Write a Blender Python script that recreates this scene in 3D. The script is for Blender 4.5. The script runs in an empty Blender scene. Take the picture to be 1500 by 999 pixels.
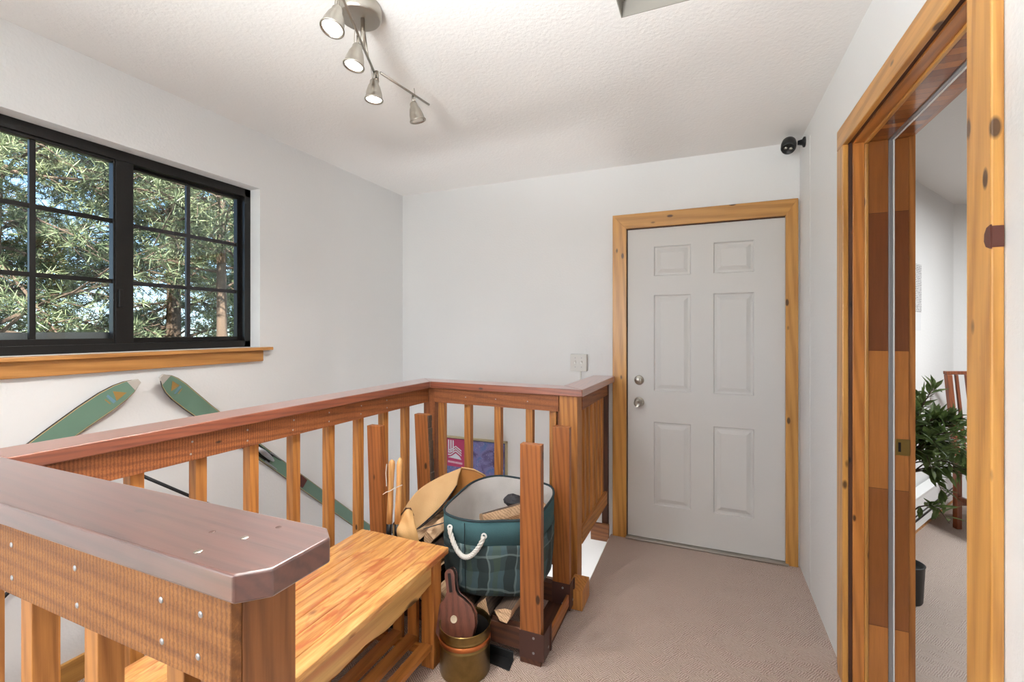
import bpy, math, random
from mathutils import Vector, Matrix
from math import sin, cos, pi, radians
rnd = random.Random(7)
S = bpy.context.scene
COL = S.collection

# ------------------------------------------------------------------ camera, world, sun, lights, exposure
FPX, YAW, HORIZON, EYE = 667.744, 0.39778, 482.713, 1.37958
cam = bpy.data.cameras.new('camera')
camo = bpy.data.objects.new('camera', cam); COL.objects.link(camo)
cam.sensor_width = 36.0; cam.lens = FPX * 36.0 / 1500.0
cam.shift_y = -(499.5 - HORIZON) / 1500.0
camo.location = (0, 0, EYE); camo.rotation_euler = (pi / 2, 0, YAW)
cam.clip_start = 0.05; cam.clip_end = 300
S.camera = camo
S.view_settings.view_transform = 'Standard'; S.view_settings.look = 'None'
S.view_settings.gamma = 1.0; S.view_settings.use_curve_mapping = False
S.view_settings.exposure = 0.15

SKY, SUN, REAR, CEIL_FILL, ROOM, HEAD, LOW = 13.0, 31.0, 34.0, 50.0, 62.0, 29.0, 60.0
w = bpy.data.worlds.new('sky'); S.world = w; w.use_nodes = True
nt = w.node_tree; bg = nt.nodes['Background']
sk = nt.nodes.new('ShaderNodeTexSky'); sk.sky_type = 'HOSEK_WILKIE'
sk.sun_direction = Vector((0.55, -0.45, 0.75)).normalized(); sk.turbidity = 2.6; sk.ground_albedo = 0.3
nt.links.new(sk.outputs[0], bg.inputs[0]); bg.inputs[1].default_value = SKY

def lamp(name, kind, loc, energy, color=(1, 1, 1), direction=None, **kw):
    l = bpy.data.lights.new(name, kind); l.energy = energy; l.color = color
    for k, v in kw.items(): setattr(l, k, v)
    o = bpy.data.objects.new(name, l); COL.objects.link(o); o.location = loc
    if direction is not None: o.rotation_euler = Vector(direction).to_track_quat('-Z', 'Y').to_euler()
    return o
lamp('sun', 'SUN', (10, -10, 20), SUN, (1, .95, .86), (-0.55, 0.45, -0.75), angle=radians(0.6))
lamp('rear_fill', 'AREA', (-1.5, -1.72, 1.5), REAR, (.93, .965, 1), (.22, 1, 0.1), shape='RECTANGLE', size=1.3, size_y=1.3)  # added fill behind the camera, set at a made-up window
lamp('ceiling_fill', 'AREA', (-.5, -.3, 1.45), CEIL_FILL, (.92, .97, 1), (.10, .42, 1), shape='DISK', size=.4, spread=radians(115))  # added upward fill that brightens the ceiling and bounces down
lamp('bedroom_fill', 'AREA', (2.5, 3.1, 2.3), ROOM, (.93, .97, 1), (0, 0, -1), shape='DISK', size=.5)  # added overhead fill for the bedroom, without a fixture
lamp('stairwell_fill', 'AREA', (-1.3, 2.75, -2.1), LOW, (.97, .985, 1), (-.1, -.1, 1), shape='RECTANGLE', size=1.3, size_y=.5)  # added fill from below, lifts the stairwell walls

# ------------------------------------------------------------------ materials
def lin(c):
    return tuple(((x / 255) / 12.92 if x / 255 <= .04045 else ((x / 255 + .055) / 1.055) ** 2.4) for x in c) + (1,)
def newmat(name):
    m = bpy.data.materials.new(name); m.use_nodes = True
    t = m.node_tree; return m, t, t.nodes['Principled BSDF']
def N(t, k, **kw):
    n = t.nodes.new(k)
    for a, b in kw.items():
        if a in n.inputs.keys() and not hasattr(n, a): n.inputs[a].default_value = b
        else: setattr(n, a, b)
    return n
def L(t, a, b): t.links.new(a, b)
def ramp(t, src, stops):
    r = t.nodes.new('ShaderNodeValToRGB'); e = r.color_ramp.elements
    e[0].position, e[0].color = stops[0]; e[1].position, e[1].color = stops[-1]
    for p, c in stops[1:-1]:
        x = e.new(p); x.color = c
    L(t, src, r.inputs[0]); return r
def bump(t, bs, src, strength, dist=.01):
    b = N(t, 'ShaderNodeBump'); b.inputs['Strength'].default_value = strength; b.inputs['Distance'].default_value = dist
    L(t, src, b.inputs['Height']); L(t, b.outputs[0], bs.inputs['Normal']); return b
def coords(t, scale=(1, 1, 1), rot=(0, 0, 0), rand=True):
    tc = N(t, 'ShaderNodeTexCoord'); mp = N(t, 'ShaderNodeMapping')
    mp.inputs['Scale'].default_value = scale; mp.inputs['Rotation'].default_value = rot
    if rand:
        oi = N(t, 'ShaderNodeObjectInfo'); mu = N(t, 'ShaderNodeMath', operation='MULTIPLY'); mu.inputs[1].default_value = 23.7
        L(t, oi.outputs['Random'], mu.inputs[0])
        ad = N(t, 'ShaderNodeVectorMath', operation='ADD'); L(t, tc.outputs['Object'], ad.inputs[0]); L(t, mu.outputs[0], ad.inputs[1])
        L(t, ad.outputs[0], mp.inputs[0])
    else: L(t, tc.outputs['Object'], mp.inputs[0])
    return mp.outputs[0]
def noise(t, vec, scale, detail=3, rough=.5, dist=0):
    n = N(t, 'ShaderNodeTexNoise'); n.inputs['Scale'].default_value = scale; n.inputs['Detail'].default_value = detail
    n.inputs['Roughness'].default_value = rough; n.inputs['Distortion'].default_value = dist
    L(t, vec, n.inputs['Vector']); return n.outputs[0]
def mixc(t, fac, a, b, mode='MIX'):
    m = N(t, 'ShaderNodeMix', data_type='RGBA', blend_type=mode)
    if isinstance(fac, float): m.inputs[0].default_value = fac
    else: L(t, fac, m.inputs[0])
    for s, v in ((6, a), (7, b)):
        if isinstance(v, tuple): m.inputs[s].default_value = v
        else: L(t, v, m.inputs[s])
    return m.outputs[2]
def plain(name, c, rough=.5, metal=0, spec=.5, coat=0):
    m, t, b = newmat(name); b.inputs['Base Color'].default_value = lin(c); b.inputs['Roughness'].default_value = rough
    b.inputs['Metallic'].default_value = metal; b.inputs['Specular IOR Level'].default_value = spec; b.inputs['Coat Weight'].default_value = coat
    return m
_wood = {}
def wood(kind, axis='x'):
    key = (kind, axis)
    if key in _wood: return _wood[key]
    # light, dark, knot colour, ring scale, roughness, knots, saw
    P = {'cap': ((160, 88, 58), (104, 48, 32), 30, .34, .03, 0),
         'capdark': ((104, 60, 48), (64, 34, 28), 26, .3, .03, 0),
         'apron': ((164, 100, 56), (116, 62, 32), 22, .55, .03, 1),
         'rough': ((164, 108, 54), (118, 68, 30), 20, .6, .02, 1),
         'bal': ((196, 134, 70), (150, 90, 42), 24, .45, .03, 0),
         'post': ((144, 90, 48), (102, 58, 28), 24, .45, .03, 0),
         'rack': ((172, 104, 52), (124, 68, 30), 28, .4, .04, 0),
         'dark': ((92, 54, 34), (48, 26, 16), 18, .6, .03, 0),
         'casing': ((210, 154, 78), (172, 112, 44), 14, .38, .06, 0),
         'jamb': ((196, 128, 62), (146, 86, 36), 18, .3, .03, 0),
         'sill': ((206, 148, 84), (168, 108, 50), 16, .35, .03, 0),
         'bench': ((226, 182, 112), (188, 130, 68), 12, .3, .09, 0),
         'benchleg': ((196, 128, 64), (152, 86, 38), 14, .38, .05, 0),
         'split': ((224, 190, 152), (150, 100, 64), 44, .8, .02, 0),
         'handle': ((222, 172, 112), (186, 128, 70), 16, .4, .03, 0),
         'bellows': ((112, 66, 50), (66, 32, 26), 16, .3, .02, 0),
         'chair': ((142, 78, 44), (100, 50, 26), 20, .35, .0, 0),
         'bark': ((96, 78, 64), (44, 34, 28), 60, .95, .0, 0)}[kind]
    li, dk, sc, rg, kn, saw = lin(P[0]), tuple(c * .8 for c in lin(P[1])[:3]) + (1,), P[2], P[3], P[4], P[5]
    m, t, b = newmat('wood_%s_%s' % (kind, axis))
    k = {'x': (.07, 1, 1), 'y': (1, .07, 1), 'z': (1, 1, .07)}[axis]
    v = coords(t, k)
    n1 = noise(t, v, 14, 5, .65, 1.6)
    wv = N(t, 'ShaderNodeTexWave', wave_type='BANDS', bands_direction='DIAGONAL'); wv.inputs['Scale'].default_value = sc
    wv.inputs['Distortion'].default_value = 7; wv.inputs['Detail'].default_value = 3; wv.inputs['Detail Scale'].default_value = .7; L(t, v, wv.inputs[0])
    k2 = tuple(x if x == 1 else .012 for x in k)
    v2 = coords(t, tuple(x if x == 1 else .018 for x in k)); n2 = noise(t, v2, 210, 3, .7)
    mx = N(t, 'ShaderNodeMath', operation='MULTIPLY_ADD'); L(t, n1, mx.inputs[0]); mx.inputs[1].default_value = 1.25; mx.inputs[2].default_value = -.22
    wr = ramp(t, wv.outputs[1], [(.25, (0, 0, 0, 1)), (.95, (1, 1, 1, 1))]).outputs[0]
    f = mixc(t, .3, mx.outputs[0], wr); f = mixc(t, .34, f, n2)
    col = mixc(t, f, li, dk) if False else ramp(t, f, [(.24, li), (.48, tuple(a * .6 + c * .4 for a, c in zip(li, dk))), (.74, dk)]).outputs[0]
    # slow tone drift per board
    oi = N(t, 'ShaderNodeObjectInfo'); hs = N(t, 'ShaderNodeHueSaturation'); L(t, col, hs.inputs['Color'])
    mr = N(t, 'ShaderNodeMapRange'); L(t, oi.outputs['Random'], mr.inputs[0]); mr.inputs[3].default_value = .86; mr.inputs[4].default_value = 1.14; L(t, mr.outputs[0], hs.inputs['Value'])
    col = hs.outputs[0]
    if kn > 0:
        k3 = tuple(1 if x == 1 else .45 for x in k); v3 = coords(t, k3)
        vo = N(t, 'ShaderNodeTexVoronoi', feature='F1'); vo.inputs['Scale'].default_value = 13 if kind == 'casing' else 9; L(t, v3, vo.inputs[0])
        kr = ramp(t, vo.outputs['Distance'], [(kn * 1.5, (1, 1, 1, 1)), (kn * 2.4, (0, 0, 0, 1))]).outputs[0]
        col = mixc(t, kr, col, tuple(c * .28 for c in dk[:3]) + (1,))
    if kind == 'bench':
        n4 = noise(t, coords(t, k), 3.2, 3, .55, 1.5); r4 = ramp(t, n4, [(.56, (0, 0, 0, 1)), (.66, (1, 1, 1, 1))]).outputs[0]
        col = mixc(t, r4, col, lin((184, 104, 62)))
    h = f
    if saw:
        ws = N(t, 'ShaderNodeTexWave', wave_type='BANDS', bands_direction={'x': 'X', 'y': 'Y', 'z': 'Z'}[axis]); ws.inputs['Scale'].default_value = 34
        ws.inputs['Distortion'].default_value = 3; ws.inputs['Detail'].default_value = 2; ws.inputs['Detail Scale'].default_value = 6; L(t, coords(t), ws.inputs[0])
        n5 = noise(t, coords(t), 14, 3, .6); n6 = noise(t, coords(t, {'x': (1, .1, .1), 'y': (.1, 1, .1), 'z': (.1, .1, 1)}[axis]), 90, 3, .7)
        mk = mixc(t, n5, (0, 0, 0, 1), mixc(t, .5, ws.outputs[1], n6), 'MIX')
        col = mixc(t, .62, col, mixc(t, ramp(t, mixc(t, .5, ws.outputs[1], n6), [(.3, (0, 0, 0, 1)), (.62, (1, 1, 1, 1))]).outputs[0], (.5, .42, .36, 1), (1.08, 1.08, 1.08, 1)), 'MULTIPLY')
        h = mixc(t, .6, f, ws.outputs[1])
    L(t, col, b.inputs['Base Color']); b.inputs['Roughness'].default_value = rg
    if kind in ('cap', 'capdark', 'bench', 'jamb', 'casing', 'chair', 'bellows'):
        b.inputs['Coat Weight'].default_value = .35; b.inputs['Coat Roughness'].default_value = .28
        if kind.startswith('cap'): b.inputs['Coat Weight'].default_value = 1; b.inputs['Coat IOR'].default_value = 1.65; b.inputs['Coat Roughness'].default_value = .33; b.inputs['Sheen Weight'].default_value = .75 if kind == 'capdark' else .5; b.inputs['Sheen Roughness'].default_value = .32; b.inputs['Sheen Tint'].default_value = (1, .92, .9, 1)  # pale grazing sheen stands in for window glare on the caps
    bump(t, b, h, .25 if not saw else .4, .002)
    _wood[key] = m; return m

def paint(name, c, scale, strength, rough=.7, dist=.004, mottling=.03):
    m, t, b = newmat(name); v = coords(t, rand=False)
    n = noise(t, v, scale, 3, .55); n2 = noise(t, v, 1.3, 2)
    a = lin(c); d = tuple(x * (1 - mottling * 2) for x in a[:3]) + (1,)
    L(t, mixc(t, n2, a, d), b.inputs['Base Color']); b.inputs['Roughness'].default_value = rough; b.inputs['Specular IOR Level'].default_value = .3
    bump(t, b, n, strength, dist); return m
M_wall = paint('wall_paint', (234, 234, 233), 90, .25)
M_ceil = paint('ceiling_texture', (232, 230, 227), 75, .38, .85, .005)
M_room = paint('room_paint', (226, 225, 223), 60, .3)
M_stairwall = M_wall
M_door = paint('door_paint', (216, 214, 211), 140, .05, .45)
M_white = plain('white_enamel', (228, 228, 226), .35)
M_switch = plain('switch_plastic', (214, 212, 206), .4)
M_black = plain('black_metal', (20, 18, 17), .35, .2)
M_blackp = plain('black_plastic', (22, 23, 24), .42)
M_iron = plain('black_iron', (26, 26, 28), .5, .4)
M_nickel = plain('brushed_nickel', (176, 170, 160), .32, 1)
M_steel = plain('galvanised_steel', (170, 172, 176), .4, .9)
M_brasshw = plain('old_brass', (150, 124, 70), .4, .9)
M_brown = plain('brown_steel', (74, 46, 38), .55, .1)
M_copper = plain('copper_band', (196, 116, 66), .35, .9)
M_rope = None
def carpet(name, ca, cb, sc, ridge):
    m, t, b = newmat(name)
    v = coords(t, (1, 1, 1), (0, 0, .6), rand=False)
    w1 = N(t, 'ShaderNodeTexWave', wave_type='BANDS', bands_direction='X'); w1.inputs['Scale'].default_value = sc; w1.inputs['Distortion'].default_value = 5
    w1.inputs['Detail'].default_value = 2; w1.inputs['Detail Scale'].default_value = 1.2; L(t, v, w1.inputs[0])
    w2 = N(t, 'ShaderNodeTexWave', wave_type='BANDS', bands_direction='Y'); w2.inputs['Scale'].default_value = sc; w2.inputs['Distortion'].default_value = 5
    w2.inputs['Detail'].default_value = 2; w2.inputs['Detail Scale'].default_value = 1.2; L(t, v, w2.inputs[0])
    ck = N(t, 'ShaderNodeTexVoronoi'); ck.inputs['Scale'].default_value = sc * .55; L(t, v, ck.inputs[0])
    sel = ramp(t, N_sep(t, ck.outputs['Color']), [(.45, (0, 0, 0, 1)), (.55, (1, 1, 1, 1))]).outputs[0]
    wv = mixc(t, sel, w1.outputs[1], w2.outputs[1])
    n = noise(t, v, 420, 2, .7); n2 = noise(t, v, 2.0, 3); n3 = noise(t, v, 110, 2, .6)
    f = mixc(t, ridge, mixc(t, .5, n, n3), wv)
    c = ramp(t, f, [(.25, lin(cb)), (.72, lin(ca))]).outputs[0]
    c = mixc(t, .18, c, mixc(t, n2, (.6, .55, .52, 1), (1, 1, 1, 1)), 'MULTIPLY')
    L(t, c, b.inputs['Base Color']); b.inputs['Roughness'].default_value = 1; b.inputs['Specular IOR Level'].default_value = .1
    b.inputs['Sheen Weight'].default_value = .25
    bump(t, b, f, .7, .008); return m
def N_sep(t, s):
    x = N(t, 'ShaderNodeSeparateColor'); L(t, s, x.inputs[0]); return x.outputs[0]
M_carpet = carpet('hall_carpet', (216, 194, 180), (138, 115, 103), 40, .34)
M_carpet2 = carpet('room_carpet', (206, 190, 178), (162, 142, 130), 44, .34)
def stained(name, c, c2, sc=40, rough=.3, metal=1.0):
    m, t, b = newmat(name); v = coords(t, (1, 1, 1)); n = noise(t, v, sc, 4, .6)
    L(t, mixc(t, n, lin(c), lin(c2)), b.inputs['Base Color']); b.inputs['Roughness'].default_value = rough; b.inputs['Metallic'].default_value = metal
    bump(t, b, n, .06); return m
M_brass = stained('aged_brass', (158, 134, 84), (108, 90, 54), 24, .28)
def fabric(name, c, c2, sc=300, big=8, rough=.9, st=.3):
    m, t, b = newmat(name); v = coords(t)
    n = noise(t, v, sc, 2); n2 = noise(t, v, big, 3)
    L(t, mixc(t, n2, lin(c), lin(c2)), b.inputs['Base Color']); b.inputs['Roughness'].default_value = rough
    bump(t, b, mixc(t, .4, n, n2), st, .006); return m
M_canvas = fabric('tan_canvas', (214, 176, 128), (190, 146, 94), 260, 7, .75)
M_canvasin = fabric('brown_canvas_lining', (208, 142, 74), (160, 98, 46), 200, 6, .6)
M_strap = fabric('black_strap', (44, 44, 50), (28, 28, 34), 400, 20, .7)
M_liner = fabric('grey_white_liner', (216, 212, 208), (184, 178, 174), 300, 9, .9, .6)
M_teal = fabric('teal_felt', (62, 98, 102), (46, 78, 84), 300, 6, .95)
M_rope = fabric('white_rope', (228, 226, 220), (200, 196, 188), 200, 20)
def plaid():
    m, t, b = newmat('green_plaid'); v0 = coords(t, rand=False)
    wn = N(t, 'ShaderNodeTexNoise'); wn.inputs['Scale'].default_value = 9; wn.inputs['Detail'].default_value = 2; L(t, v0, wn.inputs['Vector'])
    va = N(t, 'ShaderNodeVectorMath', operation='MULTIPLY_ADD'); L(t, wn.outputs['Color'], va.inputs[0]); va.inputs[1].default_value = (.05, .05, .05); L(t, v0, va.inputs[2]); v = va.outputs[0]
    sx = N(t, 'ShaderNodeSeparateXYZ'); L(t, v, sx.inputs[0])
    def stripes(src, freq, off, width):
        a = N(t, 'ShaderNodeMath', operation='MULTIPLY_ADD'); L(t, src, a.inputs[0]); a.inputs[1].default_value = freq; a.inputs[2].default_value = off
        fr = N(t, 'ShaderNodeMath', operation='FRACT'); L(t, a.outputs[0], fr.inputs[0])
        lt = N(t, 'ShaderNodeMath', operation='LESS_THAN'); L(t, fr.outputs[0], lt.inputs[0]); lt.inputs[1].default_value = width
        return lt.outputs[0]
    xy = N(t, 'ShaderNodeMath', operation='ADD'); L(t, sx.outputs[0], xy.inputs[0]); L(t, sx.outputs[1], xy.inputs[1])
    base = lin((62, 82, 86)); dk = lin((30, 38, 36)); lt = lin((118, 132, 130)); gr = lin((66, 80, 56))
    c = mixc(t, N_mul(t, stripes(xy.outputs[0], 6.5, .2, .42), .75), base, dk)
    c = mixc(t, N_mul(t, stripes(sx.outputs[2], 6.5, .1, .42), .55), c, dk)
    c = mixc(t, N_mul(t, stripes(xy.outputs[0], 6.5, .62, .2), .4), c, gr)
    c = mixc(t, N_mul(t, stripes(xy.outputs[0], 6.5, .8, .06), .45), c, lt)
    c = mixc(t, N_mul(t, stripes(sx.outputs[2], 6.5, .7, .06), .45), c, lt)
    L(t, c, b.inputs['Base Color']); b.inputs['Roughness'].default_value = .95
    bump(t, b, noise(t, v, 14, 3), .5, .01); return m
def N_mul(t, s, k):
    a = N(t, 'ShaderNodeMath', operation='MULTIPLY'); L(t, s, a.inputs[0]); a.inputs[1].default_value = k; return a.outputs[0]
M_plaid = plaid()
def glassmat():
    m = bpy.data.materials.new('window_glass'); m.use_nodes = True; t = m.node_tree; t.nodes.clear()
    o = N(t, 'ShaderNodeOutputMaterial'); mx = N(t, 'ShaderNodeMixShader'); tr = N(t, 'ShaderNodeBsdfTransparent'); gl = N(t, 'ShaderNodeBsdfGlossy')
    gl.inputs['Roughness'].default_value = .02; fr = N(t, 'ShaderNodeFresnel'); fr.inputs[0].default_value = 1.45
    tr.inputs[0].default_value = (.93, .95, .95, 1)
    L(t, fr.outputs[0], mx.inputs[0]); L(t, tr.outputs[0], mx.inputs[1]); L(t, gl.outputs[0], mx.inputs[2]); L(t, mx.outputs[0], o.inputs[0]); return m
M_glass = glassmat()
def emis(name, c, s):
    m, t, b = newmat(name); b.inputs['Base Color'].default_value = (.8, .8, .8, 1)
    b.inputs['Emission Color'].default_value = c + (1,); b.inputs['Emission Strength'].default_value = s; return m
M_bulb = emis('lit_lens', (1, .95, .88), 6)
M_unlit = plain('lens_glass', (190, 186, 176), .2)
def leafmat(name, c1, c2, trans=.35):
    m, t, b = newmat(name); v = coords(t)
    n = noise(t, v, 1.4, 3); n2 = noise(t, v, 30, 1)
    c = mixc(t, ramp(t, mixc(t, .5, n, n2), [(.35, (0, 0, 0, 1)), (.65, (1, 1, 1, 1))]).outputs[0], lin(c1), lin(c2))
    L(t, c, b.inputs['Base Color']); b.inputs['Roughness'].default_value = .5
    out = t.nodes['Material Output']; mx = N(t, 'ShaderNodeMixShader'); mx.inputs[0].default_value = trans
    tl = N(t, 'ShaderNodeBsdfTranslucent'); L(t, c, tl.inputs[0]); L(t, b.outputs[0], mx.inputs[1]); L(t, tl.outputs[0], mx.inputs[2]); L(t, mx.outputs[0], out.inputs[0])
    return m
M_needle = leafmat('pine_needles', (56, 74, 52), (142, 150, 112), .35)
M_leafbright = leafmat('bright_leaves', (84, 118, 46), (150, 164, 84), .4)
M_leafplant = leafmat('olive_green_leaves', (62, 82, 42), (116, 134, 76), .3)
M_treebark = wood('bark', 'z')

# ------------------------------------------------------------------ mesh helpers
class MB:
    def __init__(s): s.v = []; s.f = []; s.m = []
    def add(s, vs, fs, mi=0, M=None):
        b = len(s.v)
        for p in vs:
            p = Vector(p)
            if M is not None: p = M @ p
            s.v.append(p)
        for f in fs: s.f.append([b + i for i in f]); s.m.append(mi)
        return s
    def box(s, x0, x1, y0, y1, z0, z1, mi=0, M=None):
        vs = [(x, y, z) for z in (z0, z1) for y in (y0, y1) for x in (x0, x1)]
        return s.add(vs, [(0, 2, 3, 1), (4, 5, 7, 6), (0, 1, 5, 4), (2, 6, 7, 3), (0, 4, 6, 2), (1, 3, 7, 5)], mi, M)
    def hexa(s, bot, top, mi=0):
        n = len(bot); vs = list(bot) + list(top)
        fs = [tuple(range(n))[::-1], tuple(range(n, 2 * n))] + [(i, (i + 1) % n, n + (i + 1) % n, n + i) for i in range(n)]
        return s.add(vs, fs, mi)
    def prism(s, poly, z0, z1, mi=0, M=None):       # poly in xy (counter-clockwise)
        n = len(poly); vs = [(x, y, z0) for x, y in poly] + [(x, y, z1) for x, y in poly]
        fs = [tuple(range(n))[::-1], tuple(range(n, 2 * n))] + [(i, (i + 1) % n, n + (i + 1) % n, n + i) for i in range(n)]
        return s.add(vs, fs, mi, M)
    def tube(s, path, r, n=10, mi=0, caps=True):
        path = [Vector(p) for p in path]; R = r if isinstance(r, (list, tuple)) else [r] * len(path)
        b = len(s.v); up = None; m = len(path)
        for i, p in enumerate(path):
            d = (path[min(i + 1, m - 1)] - path[max(i - 1, 0)]).normalized()
            if up is None: up = d.orthogonal().normalized()
            else:
                up = (up - d * up.dot(d)); up = up.normalized() if up.length > 1e-6 else d.orthogonal().normalized()
            sd = d.cross(up)
            for k in range(n):
                a = 2 * pi * k / n; s.v.append(p + (up * cos(a) + sd * sin(a)) * R[i])
        for i in range(m - 1):
            for k in range(n):
                a, c = b + i * n + k, b + i * n + (k + 1) % n
                s.f.append([a, c, c + n, a + n]); s.m.append(mi)
        if caps:
            s.f.append([b + k for k in range(n)][::-1]); s.m.append(mi); s.f.append([b + (m - 1) * n + k for k in range(n)]); s.m.append(mi)
        return s
    def lathe(s, prof, n=32, M=None, mi=0):         # prof [(r,z)], around z
        vs = []; fs = []; k = len(prof)
        for i in range(n):
            a = 2 * pi * i / n
            for r, z in prof: vs.append((r * cos(a), r * sin(a), z))
        for i in range(n):
            for j in range(k - 1):
                a, c = i * k + j, ((i + 1) % n) * k + j
                fs.append((a, c, c + 1, a + 1))
        return s.add(vs, fs, mi, M)
    def grid(s, P, mi=0, close=False):
        R, Cn = len(P), len(P[0]); vs = [p for row in P for p in row]; fs = []
        for i in range(R - 1):
            for j in range(Cn if close else Cn - 1):
                a = i * Cn + j; c = i * Cn + (j + 1) % Cn; fs.append((a, c, c + Cn, a + Cn))
        return s.add(vs, fs, mi)
    def build(s, name, mat, parent=None, loc=None, bevel=0, smooth=False, solid=0, sub=0, seg=2):
        o0 = Vector(loc) if loc is not None else Vector((0, 0, 0))
        base = o0 if parent is None else root_loc(parent)
        me = bpy.data.meshes.new(name); me.from_pydata([tuple(p - base) for p in s.v], [], s.f); me.validate()
        for x in (mat if isinstance(mat, (list, tuple)) else [mat]): me.materials.append(x)
        for p, mi in zip(me.polygons, s.m): p.material_index = mi
        if smooth:
            for p in me.polygons: p.use_smooth = True
        o = bpy.data.objects.new(name, me); COL.objects.link(o)
        if parent is not None: o.parent = parent
        else: o.location = base
        if solid:
            md = o.modifiers.new('solid', 'SOLIDIFY'); md.thickness = solid; md.offset = 0
            if isinstance(mat, (list, tuple)) and len(mat) > 1: md.material_offset_rim = 0
        if sub:
            md = o.modifiers.new('sub', 'SUBSURF'); md.levels = sub; md.render_levels = sub
        if bevel:
            md = o.modifiers.new('bevel', 'BEVEL'); md.width = bevel; md.segments = seg; md.limit_method = 'ANGLE'; md.angle_limit = radians(40)
            if smooth: md.harden_normals = False
        return o
def root_loc(p):
    v = Vector((0, 0, 0))
    while p is not None: v += p.location; p = p.parent
    return v
def tag(o, label, cat, group=None):
    o['label'] = label; o['category'] = cat
    if group: o['group'] = group
    return o
def thing(name, label, cat, loc=(0, 0, 0), group=None):
    o = bpy.data.objects.new(name, None); COL.objects.link(o); o.location = loc; o.empty_display_size = .1
    return tag(o, label, cat, group)
def structure(o): o['kind'] = 'structure'; return o
def B(*a): return MB().box(*a)
def copy_tree(o, parent=None):
    c = o.copy(); COL.objects.link(c); c.parent = parent
    for ch in o.children: copy_tree(ch, c)
    return c
def dirM(loc, d, roll=0):
    return Matrix.Translation(loc) @ Vector(d).to_track_quat('Z', 'Y').to_matrix().to_4x4() @ Matrix.Rotation(roll, 4, 'Z')

# ------------------------------------------------------------------ room shell
XL, XR, YB, ZC = -2.275, .517, 3.098, 2.474
YR = -1.8
def panelled(plane, u0, u1, v0, v1, c0, c1, holes):
    """wall slab between c0..c1 with rectangular holes [(u0,u1,v0,v1)], plane 'x' (u=y,v=z), 'y' (u=x,v=z), 'z' (u=x,v=y)"""
    us = sorted({u0, u1} | {h[0] for h in holes} | {h[1] for h in holes}); vs = sorted({v0, v1} | {h[2] for h in holes} | {h[3] for h in holes})
    mb = MB(); nu, nv = len(us) - 1, len(vs) - 1
    solid = lambda i, j: 0 <= i < nu and 0 <= j < nv and not any(h[0] <= (us[i] + us[i + 1]) / 2 <= h[1] and h[2] <= (vs[j] + vs[j + 1]) / 2 <= h[3] for h in holes)
    P = {'x': lambda u, v, c: (c, u, v), 'y': lambda u, v, c: (u, c, v), 'z': lambda u, v, c: (u, v, c)}[plane]
    for i in range(nu):
        for j in range(nv):
            if not solid(i, j): continue
            a, b_, c, d = us[i], us[i + 1], vs[j], vs[j + 1]
            for cc in (c0, c1): mb.add([P(a, c, cc), P(b_, c, cc), P(b_, d, cc), P(a, d, cc)], [(0, 1, 2, 3)])
            if not solid(i - 1, j): mb.add([P(a, c, c0), P(a, d, c0), P(a, d, c1), P(a, c, c1)], [(0, 1, 2, 3)])
            if not solid(i + 1, j): mb.add([P(b_, c, c0), P(b_, d, c0), P(b_, d, c1), P(b_, c, c1)], [(0, 1, 2, 3)])
            if not solid(i, j - 1): mb.add([P(a, c, c0), P(b_, c, c0), P(b_, c, c1), P(a, c, c1)], [(0, 1, 2, 3)])
            if not solid(i, j + 1): mb.add([P(a, d, c0), P(b_, d, c0), P(b_, d, c1), P(a, d, c1)], [(0, 1, 2, 3)])
    return mb
WY0, WY1, WZ0, WZ1 = .54, 1.795, 1.283, 2.163       # window opening
structure(panelled('x', YR - .15, YB + .15, -2.4, ZC + .3, XL - .16, XL, [(WY0, WY1, WZ0, WZ1)]).build('wall_left', M_wall))
DX0, DX1 = -.4654, .4486                              # entry door slab
structure(panelled('y', XL - .16, XR + .2, -2.4, ZC + .3, YB, YB + .16, [(DX0 - .012, DX1 + .012, 0, 2.05)]).build('wall_back', M_wall))
OY0, OY1, OZ = 1.224, 2.127, 2.096                    # side doorway opening
structure(panelled('x', YR - .15, YB + .16, -.25, ZC + .3, XR, .713, [(OY0 - .03, OY1 + .03, 0, OZ + .03)]).build('wall_right', M_wall))
structure(panelled('y', XL - .16, XR + .2, -2.4, ZC + .3, YR - .15, YR, [(-2.15, -.85, .8, 2.2)]).build('wall_rear', M_wall))
HX0, HX1, HY0, HY1 = -.267, .28, 1.08, 1.627          # attic hatch
structure(panelled('z', XL - .16, XR + .2, YR - .15, YB + .16, ZC, ZC + .055, [(HX0, HX1, HY0, HY1)]).build('ceiling', M_ceil))
structure(B(XL - .3, 5.2, YR - .3, 7.2, ZC + .36, ZC + .6).build('roof', M_white))
hp = B(HX0 - .05, HX1 + .05, HY0 - .05, HY1 + .05, ZC + .056, ZC + .075).build('attic_hatch', plain('hatch_shade_grey', (168, 163, 156), .8))  # grey panel colour carries the shade of the recess
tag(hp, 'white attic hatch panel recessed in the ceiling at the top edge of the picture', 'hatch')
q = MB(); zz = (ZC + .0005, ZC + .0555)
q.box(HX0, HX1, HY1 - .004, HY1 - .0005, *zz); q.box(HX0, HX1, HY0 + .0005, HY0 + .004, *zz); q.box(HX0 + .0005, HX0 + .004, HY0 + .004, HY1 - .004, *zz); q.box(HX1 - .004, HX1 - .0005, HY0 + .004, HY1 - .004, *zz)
q.build('hatch_shade_strips', plain('hatch_shade_strips', (142, 137, 129), .85), hp)  # added strips, recess shade put into their darker grey
fl = MB(); T = -.28
fl.box(XL, -1.60, YR, 1.3, T, 0); fl.box(-1.60, XR, YR, 2.43, T, 0); fl.box(-.576, XR, 2.43, YB, T, 0)
structure(fl.build('floor', [M_carpet]))
lf = B(XL, -.45, 1.25, YB, -2.4, -2.3); structure(lf.build('floor_lower', M_carpet))
st = MB()
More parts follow.
